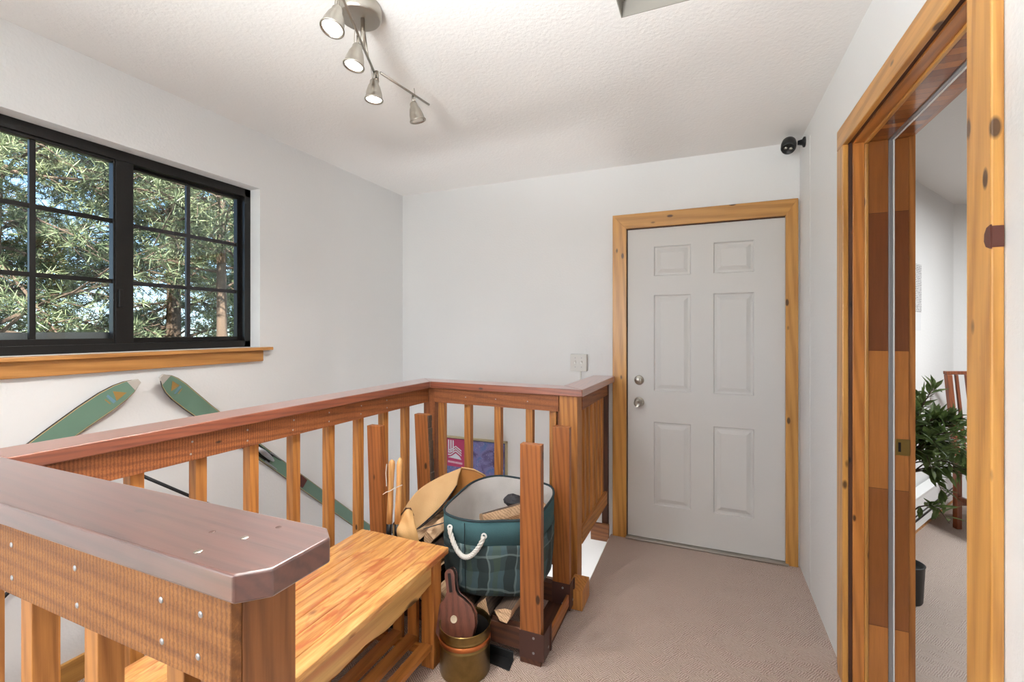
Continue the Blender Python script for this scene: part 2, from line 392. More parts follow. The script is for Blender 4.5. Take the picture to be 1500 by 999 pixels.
for i in range(5): st.box(XL, -1.62, 1.3 + .27 * i, 1.3 + .27 * (i + 1), -.19 * (i + 1) - .2, -.19 * (i + 1))
st.box(XL, -1.62, 2.65, YB, -1.35, -1.14)
structure(st.build('stair_flight', M_carpet))
sw = MB(); sw.box(-.56, -.44, 2.43, YB, -2.3, T - .001); sw.box(-1.60, -.56, 2.30, 2.42, -2.3, T - .001); sw.box(-1.62, -1.60, 1.3, 2.43, -2.3, T - .001)
sw.box(-.581, -.5765, 2.432, YB, T, -.004); structure(sw.build('wall_stairwell', M_wall))
structure(B(XL, XL + .016, YR, 1.3, 0, .095).build('baseboard_left', wood('casing', 'y'), bevel=.003))
structure(panelled('x', YR, 1.3, 0, .09, XR - .0, XR, []).build('baseboard_right', M_wall)) if False else None

# left window -----------------------------------------------------------------
win = structure(thing('window_1', 'black framed sliding window with divided panes over a pine sill', 'window', (XL - .11, 1.16, WZ0)))
for k in ('label', 'category'): del win[k]
fx0, fx1 = XL - .15, XL - .075
fr = MB()
fr.box(fx0, fx1, WY0, WY1, WZ1 - .045, WZ1); fr.box(fx0, fx1, WY0, WY1, WZ0, WZ0 + .035)
fr.box(fx0, fx1, WY1 - .035, WY1, WZ0, WZ1); fr.box(fx0, fx1, WY0, WY0 + .035, WZ0, WZ1)
fr.build('window_frame', M_black, win, bevel=.002)
GX = XL - .11
def sash(y0, y1, g0, g1, x, mun):
    m = MB(); z0, z1 = WZ0 + .03, WZ1 - .035; gz0, gz1 = 1.342, 2.106
    m.box(x - .014, x + .014, y0, g0, z0, z1); m.box(x - .014, x + .014, g1, y1, z0, z1)
    m.box(x - .014, x + .014, g0, g1, z0, gz0); m.box(x - .014, x + .014, g0, g1, gz1, z1)
    m.build('sash', M_black, win, bevel=.0015)
    q = MB(); q.box(x - .007, x + .007, mun - .009, mun + .009, gz0, gz1)
    for z in (1.590, 1.852): q.box(x - .006, x + .006, g0, g1, z - .009, z + .009)
    q.build('muntin_grid', plain('muntin_grey', (52, 50, 54), .35, .3) if x < GX else M_black, win)
    B(x - .0095, x - .0075, g0 - .004, g1 + .004, gz0 - .004, gz1 + .004).build('pane', M_glass, win)
sash(WY0 + .03, 1.205, .628, 1.152, GX + .012, .897)
sash(1.17, WY1 - .03, 1.232, 1.743, GX - .018, 1.488)
B(GX - .02, GX + .032, 1.158, 1.226, WZ0 + .03, WZ1 - .04).build('meeting_stile', M_black, win, bevel=.002)
B(GX + .03, GX + .044, 1.165, 1.183, 1.475, 1.555).build('latch', M_black, win, bevel=.003)
B(XL - .19, XL - .15, .55, 1.17, 1.33, 1.368).build('outer_track', plain('weathered_aluminium', (150, 152, 152), .5, .4), win)
B(XL - .075, XL + .045, WY0 - .05, 1.845, WZ0 - .018, WZ0 - .001).build('window_sill', wood('sill', 'y'), win, bevel=.003)
B(XL + .0005, XL + .022, WY0 - .02, 1.80, WZ0 - .078, WZ0 - .0185).build('sill_apron', wood('sill', 'y'), win, bevel=.003)
# light-wood filler below the frame inside the reveal
# added rear window behind the camera, gives the fill light a source
rw = structure(thing('added_rear_window', '', '', (-.75, YR - .08, .8)))
for k in ('label', 'category'): del rw[k]
q = MB(); q.box(-2.15, -.85, YR - .12, YR - .06, .8, .85); q.box(-2.15, -.85, YR - .12, YR - .06, 2.15, 2.2); q.box(-2.15, -2.1, YR - .12, YR - .06, .8, 2.2); q.box(-.9, -.85, YR - .12, YR - .06, .8, 2.2); q.box(-1.53, -1.47, YR - .12, YR - .06, .8, 2.2)
q.build('window_frame', M_black, rw)

# entry door -------------------------------------------------------------------
d1 = structure(thing('door_1', '', '', (0, YB, 0)))
for k in ('label', 'category'): del d1[k]
cw = wood('casing', 'z'); cx0, cx1, cz = -.562, .5065, 2.142
ix0, ix1, iz = -.472, .443, 2.0475
YF = YB - .02
def cas(poly, name, mat):   # polygon in x,z extruded in y
    MB().hexa([(x, YB - .0005, z) for x, z in poly], [(x, YF, z) for x, z in poly]).build(name, mat, d1, bevel=.0015)
cas([(cx0, 0), (ix0, 0), (ix0, iz), (cx0, cz)], 'casing', cw)
cas([(ix1, -.0), (cx1, -.0), (cx1, cz), (ix1, iz)], 'casing', cw)
cas([(cx0, cz), (ix0, iz), (ix1, iz), (cx1, cz)], 'casing', wood('casing', 'x'))
jm = MB(); jm.box(DX0 - .0118, DX0 - .004, YB, YB + .15, 0, 2.05); jm.box(DX1 + .004, DX1 + .0118, YB, YB + .15, 0, 2.05); jm.box(DX0 - .004, DX1 + .004, YB, YB + .15, 2.0418, 2.0498)
jm.build('jamb', wood('dark', 'z'), d1)
q = MB(); q.box(DX0 - .0118, DX0 + .012, YB + .0485, YB + .07, 0, 2.0495); q.box(DX1 - .012, DX1 + .0118, YB + .0485, YB + .07, 0, 2.0495); q.box(DX0 + .012, DX1 - .012, YB + .0485, YB + .07, 2.028, 2.0495)
q.build('door_stop', wood('dark', 'z'), d1)
def door_slab():
    yf, z0, z1 = YB + .004, .014, 2.0405
    cols = [(-.299, -.074), (.057, .282)]; rows = [(.236, .777), (.978, 1.605), (1.729, 1.921)]
    xs = sorted({DX0, DX1} | {c for p in cols for c in p}); zs = sorted({z0, z1} | {c for p in rows for c in p})
    m = MB(); P = lambda x, z, d: (x, yf + d, z)
    for i in range(len(xs) - 1):
        for j in range(len(zs) - 1):
            a, b_, c, d = xs[i], xs[i + 1], zs[j], zs[j + 1]
            if (a, b_) in cols and (c, d) in rows:
                rings = [(0, 0), (.007, .007), (.018, .0085), (.022, .0035), (.044, .0), (.046, 0.0)]
                rings = [(0, 0), (.006, .011), (.018, .011), (.042, .001)]
                prev = None
                for ins, dep in rings:
                    cur = [P(a + ins, c + ins, dep), P(b_ - ins, c + ins, dep), P(b_ - ins, d - ins, dep), P(a + ins, d - ins, dep)]
                    if prev:
                        for k in range(4): m.add([prev[k], prev[(k + 1) % 4], cur[(k + 1) % 4], cur[k]], [(0, 1, 2, 3)])
                    prev = cur
                m.add(prev, [(0, 1, 2, 3)])
            else: m.add([P(a, c, 0), P(b_, c, 0), P(b_, d, 0), P(a, d, 0)], [(0, 1, 2, 3)])
    bk = [(DX0, yf + .044, z0), (DX1, yf + .044, z0), (DX1, yf + .044, z1), (DX0, yf + .044, z1)]; fr_ = [(DX0, yf, z0), (DX1, yf, z0), (DX1, yf, z1), (DX0, yf, z1)]
    m.add(bk, [(3, 2, 1, 0)])
    for k in range(4): m.add([fr_[k], bk[k], bk[(k + 1) % 4], fr_[(k + 1) % 4]], [(0, 1, 2, 3)])
    return m
slab = door_slab().build('door_slab', M_door, d1)
for z, kind in ((1.046, 'deadbolt'), (.902, 'door_knob')):
    M = dirM((-.392, YB + .004, z), (0, -1, 0))
    if kind == 'deadbolt': m = MB().lathe([(0, 0), (.031, 0), (.031, .006), (.027, .012), (.018, .014), (.017, .018), (0, .018)], 32, M).box(-.004, .004, -.014, .014, .014, .03, 0, M)
    else: m = MB().lathe([(0, 0), (.032, 0), (.032, .005), (.026, .01), (.013, .014), (.012, .03), (.022, .038), (.028, .05), (.026, .062), (.016, .069), (.01, .068), (.009, .064), (0, .064)], 32, M)
    m.build(kind, M_nickel, slab, smooth=True, bevel=.0008)
for z in (1.83, 1.02, .22):
    m = MB().tube([(DX1 + .0005, YB - .002, z - .045), (DX1 + .0005, YB - .002, z + .045)], .006, 10)
    m.build('hinge', M_nickel, d1)
B(DX0 - .01, DX1 + .01, YB - .035, YB + .12, .0005, .012).build('threshold', M_nickel, d1, bevel=.003)
structure(B(DX0 - .2, DX1 + .2, YB + .06, YB + .15, 0, 2.1).build('door_backing', M_white)) if False else None

# side doorway -----------------------------------------------------------------
d2 = structure(thing('door_2', '', '', (XR, 1.68, 0)))
for k in ('label', 'category'): del d2[k]
CX = .497
def frame_ring(name, x0, x1, ins, outw, mat_z, mat_y, bevel=.001, bottom=0.0):
    """U-shaped ring around the opening; ins = how far it stands into the opening, outw = thickness outward"""
    for nm, args in (('far', (x0, x1, OY1 - ins, OY1 + outw, bottom, OZ - ins)), ('near', (x0, x1, OY0 - outw, OY0 + ins, bottom, OZ - ins))):
        B(*args).build(name, mat_z, d2, bevel=bevel)
    B(x0, x1, OY0 - outw, OY1 + outw, OZ - ins, OZ + outw).build(name, mat_y, d2, bevel=bevel)
jz, jy = wood('jamb', 'z'), wood('jamb', 'y')
# casing: legs reach to the head piece
B(CX, XR - .0005, OY1, OY1 + .083, 0, OZ).build('casing', cw, d2, bevel=.003)
B(CX, XR - .0005, OY0 - .088, OY0, 0, OZ).build('casing', cw, d2, bevel=.003)
B(CX, XR - .0005, OY0 - .088, OY1 + .083, OZ, OZ + .081).build('casing', wood('casing', 'y'), d2, bevel=.003)
kn = MB(); hp_ = [(1.1365, 1.531), (1.1365, 1.577), (1.150, 1.573), (1.157, 1.562), (1.158, 1.548), (1.152, 1.537)]
kn.hexa([(CX + .002, y, z) for y, z in hp_], [(CX - .0008, y, z) for y, z in hp_])
kn.box(CX + .001, XR - .002, OY0 - .0893, OY0 - .0879, 1.534, 1.574)
kn.build('knot', plain('knot_brown', (86, 44, 34), .4), d2)
frame_ring('jamb', CX + .02, .530, -.006, .02, wood('dark', 'z'), wood('dark', 'y'))
frame_ring('jamb', .530, .566, .001, .02, jz, jy)
frame_ring('door_stop', .566, .578, .009, .02, wood('casing', 'z'), wood('casing', 'y'), .003)
def patch():
    m, t, b = newmat('patchwork_jamb'); v = coords(t, rand=False)
    br = N(t, 'ShaderNodeTexBrick'); br.offset = .5; mp = N(t, 'ShaderNodeMapping'); mp.inputs['Rotation'].default_value = (0, pi / 2, 0); L(t, v, mp.inputs[0])
    L(t, mp.outputs[0], br.inputs[0]); br.inputs['Scale'].default_value = 1; br.inputs['Mortar Size'].default_value = .0008
    br.inputs['Brick Width'].default_value = .52; br.inputs['Row Height'].default_value = .036
    br.inputs['Color1'].default_value = lin((196, 128, 60)); br.inputs['Color2'].default_value = lin((104, 52, 24)); br.inputs['Mortar'].default_value = lin((70, 36, 16))
    sc = coords(t, (1, 1, .06), rand=False); n = noise(t, sc, 60, 4, .6, 1.5)
    L(t, mixc(t, .5, br.outputs[0], mixc(t, n, (.35, .3, .28, 1), (1.3, 1.25, 1.2, 1)), 'MULTIPLY'), b.inputs['Base Color']); b.inputs['Roughness'].default_value = .28
    b.inputs['Coat Weight'].default_value = .4; return m
M_patch = patch()
frame_ring('jamb', .578, .640, .003, .02, M_patch, M_patch)
# weatherstrip: ribbed aluminium channel
frame_ring('weatherstrip', .640, .651, .008, .012, M_steel, M_steel)
frame_ring('weatherstrip', .652, .6565, .011, .012, M_white, M_white)
m = MB()
for i in range(330):
    z = .01 + i * .0063
    m.box(.6375, .6405, OY1 - .0095, OY1 - .006, z, z + .0032)
m.build('weatherstrip', M_steel, d2)
frame_ring('jamb', .6575, .700, .005, .02, M_patch, M_patch)
frame_ring('casing', .7005, .722, -.002, .07, wood('jamb', 'z'), wood('jamb', 'y'))
sp = MB().box(.660, .703, OY1 - .0065, OY1 - .0045, .912, .972).build('strike_plate', M_brasshw, d2, bevel=.0006)
MB().box(.668, .676, OY1 - .0068, OY1 - .006, .925, .96).build('latch_hole', M_black, sp)
MB().box(XR - .007, XR - .0005, 2.2105, 2.222, .857, .925).tube([(XR - .006, 2.2165, .86), (XR - .006, 2.2165, .922)], .0035, 8).build('latch_plate', M_nickel, d2)

# bedroom beyond ----------------------------------------------------------------
rz = 2.40
fr2 = B(.517, 5.0, -.4, 6.4, -.25, -.001); 
structure(MB().box(.5175, 5.0, -.4, 6.4, -.25, .0005).build('floor_bedroom', M_carpet2))
structure(B(.713, 5.0, -.4, 7.2, rz, rz + .06).build('ceiling_bedroom', M_ceil))
C0 = Vector((1.87, 4.80, 0)); dd = Vector((.53, .85, 0)).normalized(); nn = Vector((dd.y, -dd.x, 0))
def dwall(t0, t1, n0, n1, z0, z1, mb=None, mi=0):
    m = mb or MB(); a, b_ = C0 + dd * t0, C0 + dd * t1
    q = [a + nn * n0, b_ + nn * n0, b_ + nn * n1, a + nn * n1]
    return m.hexa([(p.x, p.y, z0) for p in q], [(p.x, p.y, z1) for p in q], mi)
structure(dwall(-2.4, 0.08, -.1, 0, 0, rz).build('wall_bedroom_left', M_room))
e2 = Vector((.922, .387, 0)); f2 = Vector((.387, -.922, 0))
m = MB(); q = [C0, C0 + e2 * 3.2, C0 + e2 * 3.2 - f2 * .1, C0 - f2 * .1]
m.hexa([(p.x, p.y, 0) for p in q], [(p.x, p.y, rz) for p in q]); structure(m.build('wall_bedroom_back', M_room))
structure(B(4.8, 4.9, -.4, 6.4, 0, rz).build('wall_bedroom_right', M_room))
structure(B(.713, 4.9, -.5, -.4, 0, rz).build('wall_bedroom_front', M_room))
structure(dwall(-2.3, -.001, .001, .014, .001, .095).build('baseboard_bedroom', wood('sill', 'y')))
ht = thing('baseboard_heater', 'long white baseboard heater with a dark slot behind the potted plant', 'heater', tuple(C0 - dd * 1.2 + nn * .03))
m = dwall(-2.25, -.12, .0145, .07, .10, .30); m.build('heater_cover', M_white, ht, bevel=.006)
m = dwall(-2.2, -.14, .0705, .074, .158, .172); dwall(-2.2, -.14, .0705, .074, .19, .198, m); m.build('slot', M_black, ht)
m = dwall(-2.25, -.12, .0145, .08, .303, .318); m.build('top_lip', M_white, ht, bevel=.003)
def paperm():
    m, t, b = newmat('printed_paper'); v = coords(t, (1, 1, 1), rand=False)
    w_ = N(t, 'ShaderNodeTexWave', wave_type='BANDS', bands_direction='Z'); w_.inputs['Scale'].default_value = 26; w_.inputs['Distortion'].default_value = .4; L(t, v, w_.inputs[0])
    n = noise(t, coords(t, (1, 1, 3), rand=False), 90, 2); 
    g = ramp(t, n, [(.42, (0, 0, 0, 1)), (.5, (1, 1, 1, 1))]).outputs[0]
    f = mixc(t, 1.0, ramp(t, w_.outputs[1], [(.4, (0, 0, 0, 1)), (.6, (1, 1, 1, 1))]).outputs[0], g, 'MULTIPLY')
    L(t, mixc(t, f, lin((212, 210, 208)), lin((112, 110, 112))), b.inputs['Base Color']); b.inputs['Roughness'].default_value = .8; return m
def onwall(t0, t1, z0, z1): return dwall(t0, t1, .001, .003, z0, z1)
tD = lambda x, y: (Vector((x, y, 0)) - C0).dot(dd)
pp = onwall(tD(1.20, 3.73), tD(1.403, 4.051), 1.497, 1.83); pb = pp.build('wall_calendar', paperm()); tag(pb, 'sheet of printed rows pinned high on the bedroom wall', 'poster')
pp = onwall(tD(1.20, 3.73), tD(1.395, 4.04), 1.372, 1.492); pb = pp.build('paper_sheet', plain('pale_paper', (214, 214, 214), .8)); tag(pb, 'blank pale sheet hanging directly below the printed one on the bedroom wall', 'paper')

# ------------------------------------------------------------------ stair railing (one joined thing)
ra = thing('stair_railing', 'redwood stair railing with square balusters wrapping around the bench nook', 'railing', (-1.6, 1.4, 0))
Z0, Z1, ZA = 1.029, 1.067, .942
xB = lambda y: -1.58 + .027 * y
yC = lambda x: 2.338 - (x + 1.517) * .0234
def capp(poly, name, mat): return MB().prism(poly, Z0, Z1).build(name, mat, ra, bevel=.0035, seg=3)
capA = capp([(-1.74, .400), (-.551, .397), (-.519, .428), (-.5175, .526), (-.548, .5505), (-1.74, .5465)], 'handrail', wood('capdark', 'x'))
capB = capp([(xB(.547) - .147, .5475), (xB(.547), .5475), (xB(2.338), 2.337), (xB(2.49) - .147, 2.489)], 'handrail', wood('cap', 'y'))
capC = capp([(xB(2.338) + .001, 2.3375), (-.579, yC(-.579)), (-.722, yC(-.722) + .1455), (xB(2.49) - .146, 2.4895)], 'handrail', wood('cap', 'x'))
capD = capp([(-.578, yC(-.578)), (-.549, 3.0765), (-.5635, 3.0765), (-.5635, 3.0975), (-.695, 3.0975), (-.7215, 2.4650)], 'handrail', wood('cap', 'y'))
apA = B(-1.70, -.5805, .415, .431, .893, Z0 - .0005).build('apron', wood('rough', 'x'), ra, bevel=.002)
m = MB(); q = [(xB(.56) - .02, .56), (xB(2.35) - .02, 2.35), (xB(2.35) - .039, 2.35), (xB(.56) - .039, .56)]
m.prism(q, ZA, Z0 - .0005); apB = m.build('apron', wood('apron', 'y'), ra, bevel=.0015)
q = [(-1.50, yC(-1.5) + .015), (-.712, yC(-.712) + .015), (-.712, yC(-.712) + .034), (-1.50, yC(-1.5) + .034)]
apC = MB().prism(q, ZA, Z0 - .0005).build('apron', wood('apron', 'x'), ra, bevel=.0015)
apD = MB().prism([(-.606, 2.43), (-.592, 3.05), (-.611, 3.05), (-.625, 2.43)], ZA, Z0 - .0005).build('apron', wood('apron', 'y'), ra, bevel=.0015)
# posts
pm = wood('post', 'z')
B(-.669, -.5805, .4315, .520, 0.0005, Z0 - .0005).build('post', pm, ra, bevel=.002)
B(-.709, -.610, 2.335, 2.43, .0005, Z0 - .0005).build('post', wood('bal', 'z'), ra, bevel=.002)
B(-.7245, -.7095, 2.36, 2.41, .0005, Z0 - .0005).build('post_filler', wood('apron', 'z'), ra, bevel=.001)
B(-1.585, -1.505, 2.372, 2.44, .0005, Z0 - .0005).build('post', wood('apron', 'z'), ra, bevel=.002)
B(-1.71, -1.625, .4315, .52, .0005, Z0 - .0005).build('post', pm, ra, bevel=.002)
B(-.628, -.590, 3.051, 3.0965, .0005, Z0 - .0005).build('post', wood('dark', 'z'), ra, bevel=.0015)
B(-.722, -.585, 2.27, 2.4295, .0005, .10).build('post_base', wood('bal', 'x'), ra, bevel=.004) if False else None
MB().box(-.625, -.545, 2.185, 2.334, .0005, .099).build('post_base', wood('bal', 'z'), ra, bevel=.004)
MB().box(-.70, -.578, 3.03, 3.0505, -.03, .085).build('post_base', wood('post', 'x'), ra, bevel=.003)
# balusters
bm_ = wood('bal', 'z')
def bal(x0, x1, y0, y1, z0=.21, z1=Z0 - .0006): B(x0, x1, y0, y1, z0, z1).build('baluster', bm_, ra, bevel=.0015)
for xr in (-1.353, -1.141, -.928, -.706): bal(xr - .04, xr, .4315, .4705, .09)
for yk in (.46, .65, .846, 1.036, 1.233, 1.428, 1.623, 1.818, 2.011, 2.204):
    y = yk
    for _ in range(4): xf = xB(y) - .0395; y = yk * xf / -1.569
    if y > .55: bal(xf - .038, xf, y - .038, y, .09)
for xl in (-1.301, -1.106, -.913): 
    y0 = yC(xl) + .0345; s = y0 / 2.369; bal(xl * s, xl * s + .040, y0, y0 + .038)
bal(-1.48, -1.442, yC(-1.46) + .0345, yC(-1.46) + .0725)
bal(-.77, -.732, yC(-.75) + .0345, yC(-.75) + .0725)
for y in (2.455, 2.545, 2.635, 2.725, 2.815, 2.905, 2.985): bal(-.646 + .02 * (y - 2.4), -.6255 + .024 * (y - 2.43), y, y + .038, .25)
# bottom rails
MB().prism([(-.606, 2.43), (-.592, 3.05), (-.611, 3.05), (-.625, 2.43)], .215, .30).build('bottom_rail', wood('bal', 'y'), ra, bevel=.0015)
MB().prism([(xB(.6) - .02, .52), (xB(2.35) - .02, 2.35), (xB(2.35) - .039, 2.35), (xB(.6) - .039, .52)], .06, .15).build('bottom_rail', wood('apron', 'y'), ra, bevel=.0015)
B(-1.62, -.67, .415, .431, .06, .2).build('bottom_rail', wood('apron', 'x'), ra, bevel=.0015)
MB().prism([(-1.50, 2.353), (-.712, 2.334), (-.712, 2.353), (-1.50, 2.372)], .12, .209).build('bottom_rail', wood('apron', 'x'), ra, bevel=.0015)
# nails and pegs
def nail(parent, loc, d, r=.0042, mat=None):
    MB().lathe([(0, 0), (r, 0), (r, .0008), (r * .6, .0016), (0, .0018)], 10, dirM(loc, d)).build('nail_head', mat or M_steel, parent)
for x in (-1.165, -.953, -.728, -.642): 
    for z in (.925, .985): nail(apA, (x + rnd.uniform(-.006, .006), .415, z), (0, -1, 0), .0048)
for k, y in enumerate((.99, 1.19, 1.385, 1.58, 1.775, 1.97)):
    for z in (.965, 1.005): nail(apB, (xB(y) - .02, y + rnd.uniform(-.006, .006), z), (1, 0, 0), .0035)
for x in (-1.28, -1.085, -.89): nail(apC, (x, yC(x) + .015, .985), (0, -1, 0), .003)
for i, (x, y) in enumerate(((-.655, .42), (-.70, .47), (-.635, .475), (-.62, .522))): nail(capA, (x, y, Z1 - (.0012 if i % 2 else 0)), (0, 0, 1), .006, M_brown if i % 2 else M_nickel)

# ------------------------------------------------------------------ bench
bx0, bx1, by0, by1, bz = -1.468, -1.002, .60, 1.69, .452
be = thing('cedar_bench', 'knotty cedar bench with plank seat and slatted shelf beside the railing', 'bench', ((bx0 + bx1) / 2, (by0 + by1) / 2, 0))
m = MB(); n = 7; wv = [.06, .072, .066, .07, .062, .074, .062]; x = bx0
tot = sum(wv)
for i in range(n):
    w_ = wv[i] * (bx1 - bx0) / tot; m.box(x + .0006, x + w_ - .0006, by0 + rnd.uniform(0, .006), by1 - rnd.uniform(0, .004), bz - .028, bz - (.0 if i % 2 else .001)); x += w_
M_bseat = None
def benchseat():
    m, t, b = newmat('cedar_planks'); v = coords(t, rand=False)
    sx = N(t, 'ShaderNodeSeparateXYZ'); L(t, v, sx.inputs[0])
    a = N(t, 'ShaderNodeMath', operation='MULTIPLY_ADD'); L(t, sx.outputs[0], a.inputs[0]); a.inputs[1].default_value = 7 / (bx1 - bx0); a.inputs[2].default_value = 30.5
    fl_ = N(t, 'ShaderNodeMath', operation='FLOOR'); L(t, a.outputs[0], fl_.inputs[0])
    wn = N(t, 'ShaderNodeTexWhiteNoise', noise_dimensions='1D'); L(t, fl_.outputs[0], wn.inputs['W'])
    off = N(t, 'ShaderNodeVectorMath', operation='MULTIPLY_ADD'); L(t, wn.outputs['Color'], off.inputs[0]); off.inputs[1].default_value = (5, 5, 5); L(t, v, off.inputs[2])
    mp = N(t, 'ShaderNodeMapping'); mp.inputs['Scale'].default_value = (1, .09, 1); L(t, off.outputs[0], mp.inputs[0])
    n1 = noise(t, mp.outputs[0], 16, 4, .6, 2.2); n2 = noise(t, mp.outputs[0], 150, 3, .6)
    c = ramp(t, mixc(t, .3, n1, n2), [(.3, lin((236, 204, 146))), (.47, lin((220, 172, 108))), (.66, lin((168, 108, 60)))]).outputs[0]
    c = mixc(t, .55, c, mixc(t, wn.outputs['Value'], lin((255, 240, 214)), lin((222, 170, 130))), 'MULTIPLY')
    mp2 = N(t, 'ShaderNodeMapping'); mp2.inputs['Scale'].default_value = (1, .35, 1); L(t, off.outputs[0], mp2.inputs[0])
    h = noise(t, mp2.outputs[0], 11, 3, .6, 1.5)
    c = mixc(t, ramp(t, h, [(.56, (0, 0, 0, 1)), (.66, (.75, .75, .75, 1))]).outputs[0], c, lin((178, 92, 52)))
    mp3 = N(t, 'ShaderNodeMapping'); mp3.inputs['Scale'].default_value = (1, .6, 1); L(t, off.outputs[0], mp3.inputs[0])
    vo = N(t, 'ShaderNodeTexVoronoi'); vo.inputs['Scale'].default_value = 9; L(t, mp3.outputs[0], vo.inputs[0])
    kr = ramp(t, vo.outputs['Distance'], [(.05, (1, 1, 1, 1)), (.13, (0, 0, 0, 1))]).outputs[0]
    c = mixc(t, N_mul(t, kr, .8), c, lin((120, 60, 30)))
    L(t, c, b.inputs['Base Color']); b.inputs['Roughness'].default_value = .3; b.inputs['Coat Weight'].default_value = .5; b.inputs['Coat Roughness'].default_value = .15
    bump(t, b, n1, .15, .003); return m
m.build('seat', benchseat(), be, bevel=.004, seg=3)
# live-edge apron rails
def wavy_board(x0, x1, y0, y1, zt, zb, amp, seed):
    r = random.Random(seed); n = 40; P = []; ph = [r.uniform(0, 6) for _ in range(3)]
    bot = [(y0 + (y1 - y0) * i / n, zb + amp * (sin(ph[0] + i * .31) * .5 + sin(ph[1] + i * .74) * .3 + r.uniform(-.15, .15))) for i in range(n + 1)]
    poly = bot + [(y1, zt), (y0, zt)]
    return MB().hexa([(x1, y, z) for y, z in poly], [(x0, y, z) for y, z in poly])
wavy_board(-1.045, -1.018, by0 + .06, 1.578, bz - .029, .338, .012, 3).build('apron', wood('bench', 'y'), be, bevel=.002)
wavy_board(-1.452, -1.43, by0 + .06, 1.578, bz - .029, .345, .012, 5).build('apron', wood('bench', 'y'), be, bevel=.002)
B(-1.43, -1.07, 1.60, 1.625, .37, bz - .029).build('end_rail', wood('benchleg', 'x'), be, bevel=.002)
B(-1.43, -1.07, .66, .685, .37, bz - .029).build('end_rail', wood('benchleg', 'x'), be, bevel=.002)
lm = wood('benchleg', 'z')
for lx in ((-1.067, -1.008), (-1.455, -1.396)):
    for ly in ((.645, .70), (1.5785, 1.638)): B(lx[0], lx[1], ly[0], ly[1], .0005, bz - .0295).build('leg', lm, be, bevel=.003)
for sx_ in (-1.15, -1.225, -1.31):
    B(sx_, sx_ + .042, 1.60, 1.625, .06, .369).build('spindle', wood('benchleg', 'z'), be, bevel=.002)
    B(sx_, sx_ + .042, .66, .685, .06, .369).build('spindle', wood('benchleg', 'z'), be, bevel=.002)
B(-1.395, -1.068, 1.58, 1.5985, .045, .08).build('lower_rail', wood('benchleg', 'x'), be, bevel=.002)
B(-1.395, -1.068, .687, .705, .045, .08).build('lower_rail', wood('benchleg', 'x'), be, bevel=.002)
for sx_ in (-1.395, -1.315, -1.225, -1.150, -1.062):
    B(sx_, sx_ + .048, .66, 1.60 if sx_ != -1.062 else 1.577, .0805, .102).build('shelf_slat', wood('benchleg', 'y'), be, bevel=.002)

# ------------------------------------------------------------------ firewood rack
rk = thing('firewood_rack', 'firewood rack of four upright timbers on a dark base with brown corner brackets', 'rack', (-1.05, 1.96, 0))
rp = wood('rack', 'z'); dk = wood('dark', 'x')
def lean_post(x0, x1, y0, y1, z0, z1, dx, dy=0, mat=None):
    q = [(x0, y0), (x1, y0), (x1, y1), (x0, y1)]
    return MB().hexa([(x, y, z0) for x, y in q], [(x + dx, y + dy, z1) for x, y in q]).build('upright', mat or rp, rk, bevel=.002)
p1 = lean_post(-.704, -.612, 1.760, 1.798, .0455, .905, 0)
p2 = lean_post(-.682, -.598, 2.135, 2.176, .0455, .905, .0)
p3 = lean_post(-1.503, -1.425, 1.80, 1.84, .0455, .905, -.032)
p4 = lean_post(-1.455, -1.37, 2.15, 2.19, .0455, .905, -.045)
# bark left on the far left upright
m = MB(); 
for i in range(24):
    z = .06 + i * .035; xx = -1.369 - .045 * (z - .045) / .86
    m.box(xx - .002, xx + rnd.uniform(.003, .008), 2.153, 2.187, z, z + .0345)
m.build('bark_edge', wood('bark', 'z'), rk, bevel=.002)
B(-.704, -.612, 1.76, 2.176, .0005, .045).build('end_beam', wood('dark', 'y'), rk, bevel=.002)
B(-1.51, -1.42, 1.79, 2.20, .0005, .045).build('end_beam', wood('dark', 'y'), rk, bevel=.002)
B(-1.50, -.705, 1.765, 1.803, .0455, .134).build('rail', dk, rk, bevel=.002)
B(-1.45, -.683, 2.137, 2.175, .0455, .134).build('rail', dk, rk, bevel=.002)
B(-.61, -.598, 1.80, 2.134, .0455, .10).build('end_board', wood('rack', 'y'), rk, bevel=.001)
def bracket(x0, x1, y0, y1, z0, z1, front=True):
    m = MB(); t_ = .0025
    m.box(x0, x1 + t_, y0 - t_, y0, z0, z1); m.box(x1, x1 + t_, y0, y1, z0, z1)
    m.box(x1 + t_, x1 + .007, y1 - .016, y1, z0, z1)
    o = m.build('corner_bracket', M_brown, rk, bevel=.0008)
    for z in (z0 + .028, z1 - .022): nail(o, ((x0 + x1) / 2 + .01, y0 - t_, z), (0, -1, 0), .0055)
    nail(o, (x1 + t_, (y0 + y1) / 2 + .01, z0 + .03), (1, 0, 0), .0055)
bracket(-.706, -.600, 1.7595, 1.85, .024, .135)
bracket(-.684, -.5945, 2.134, 2.205, .024, .15)
bracket(-1.512, -1.425, 1.7895, 1.86, .024, .135)

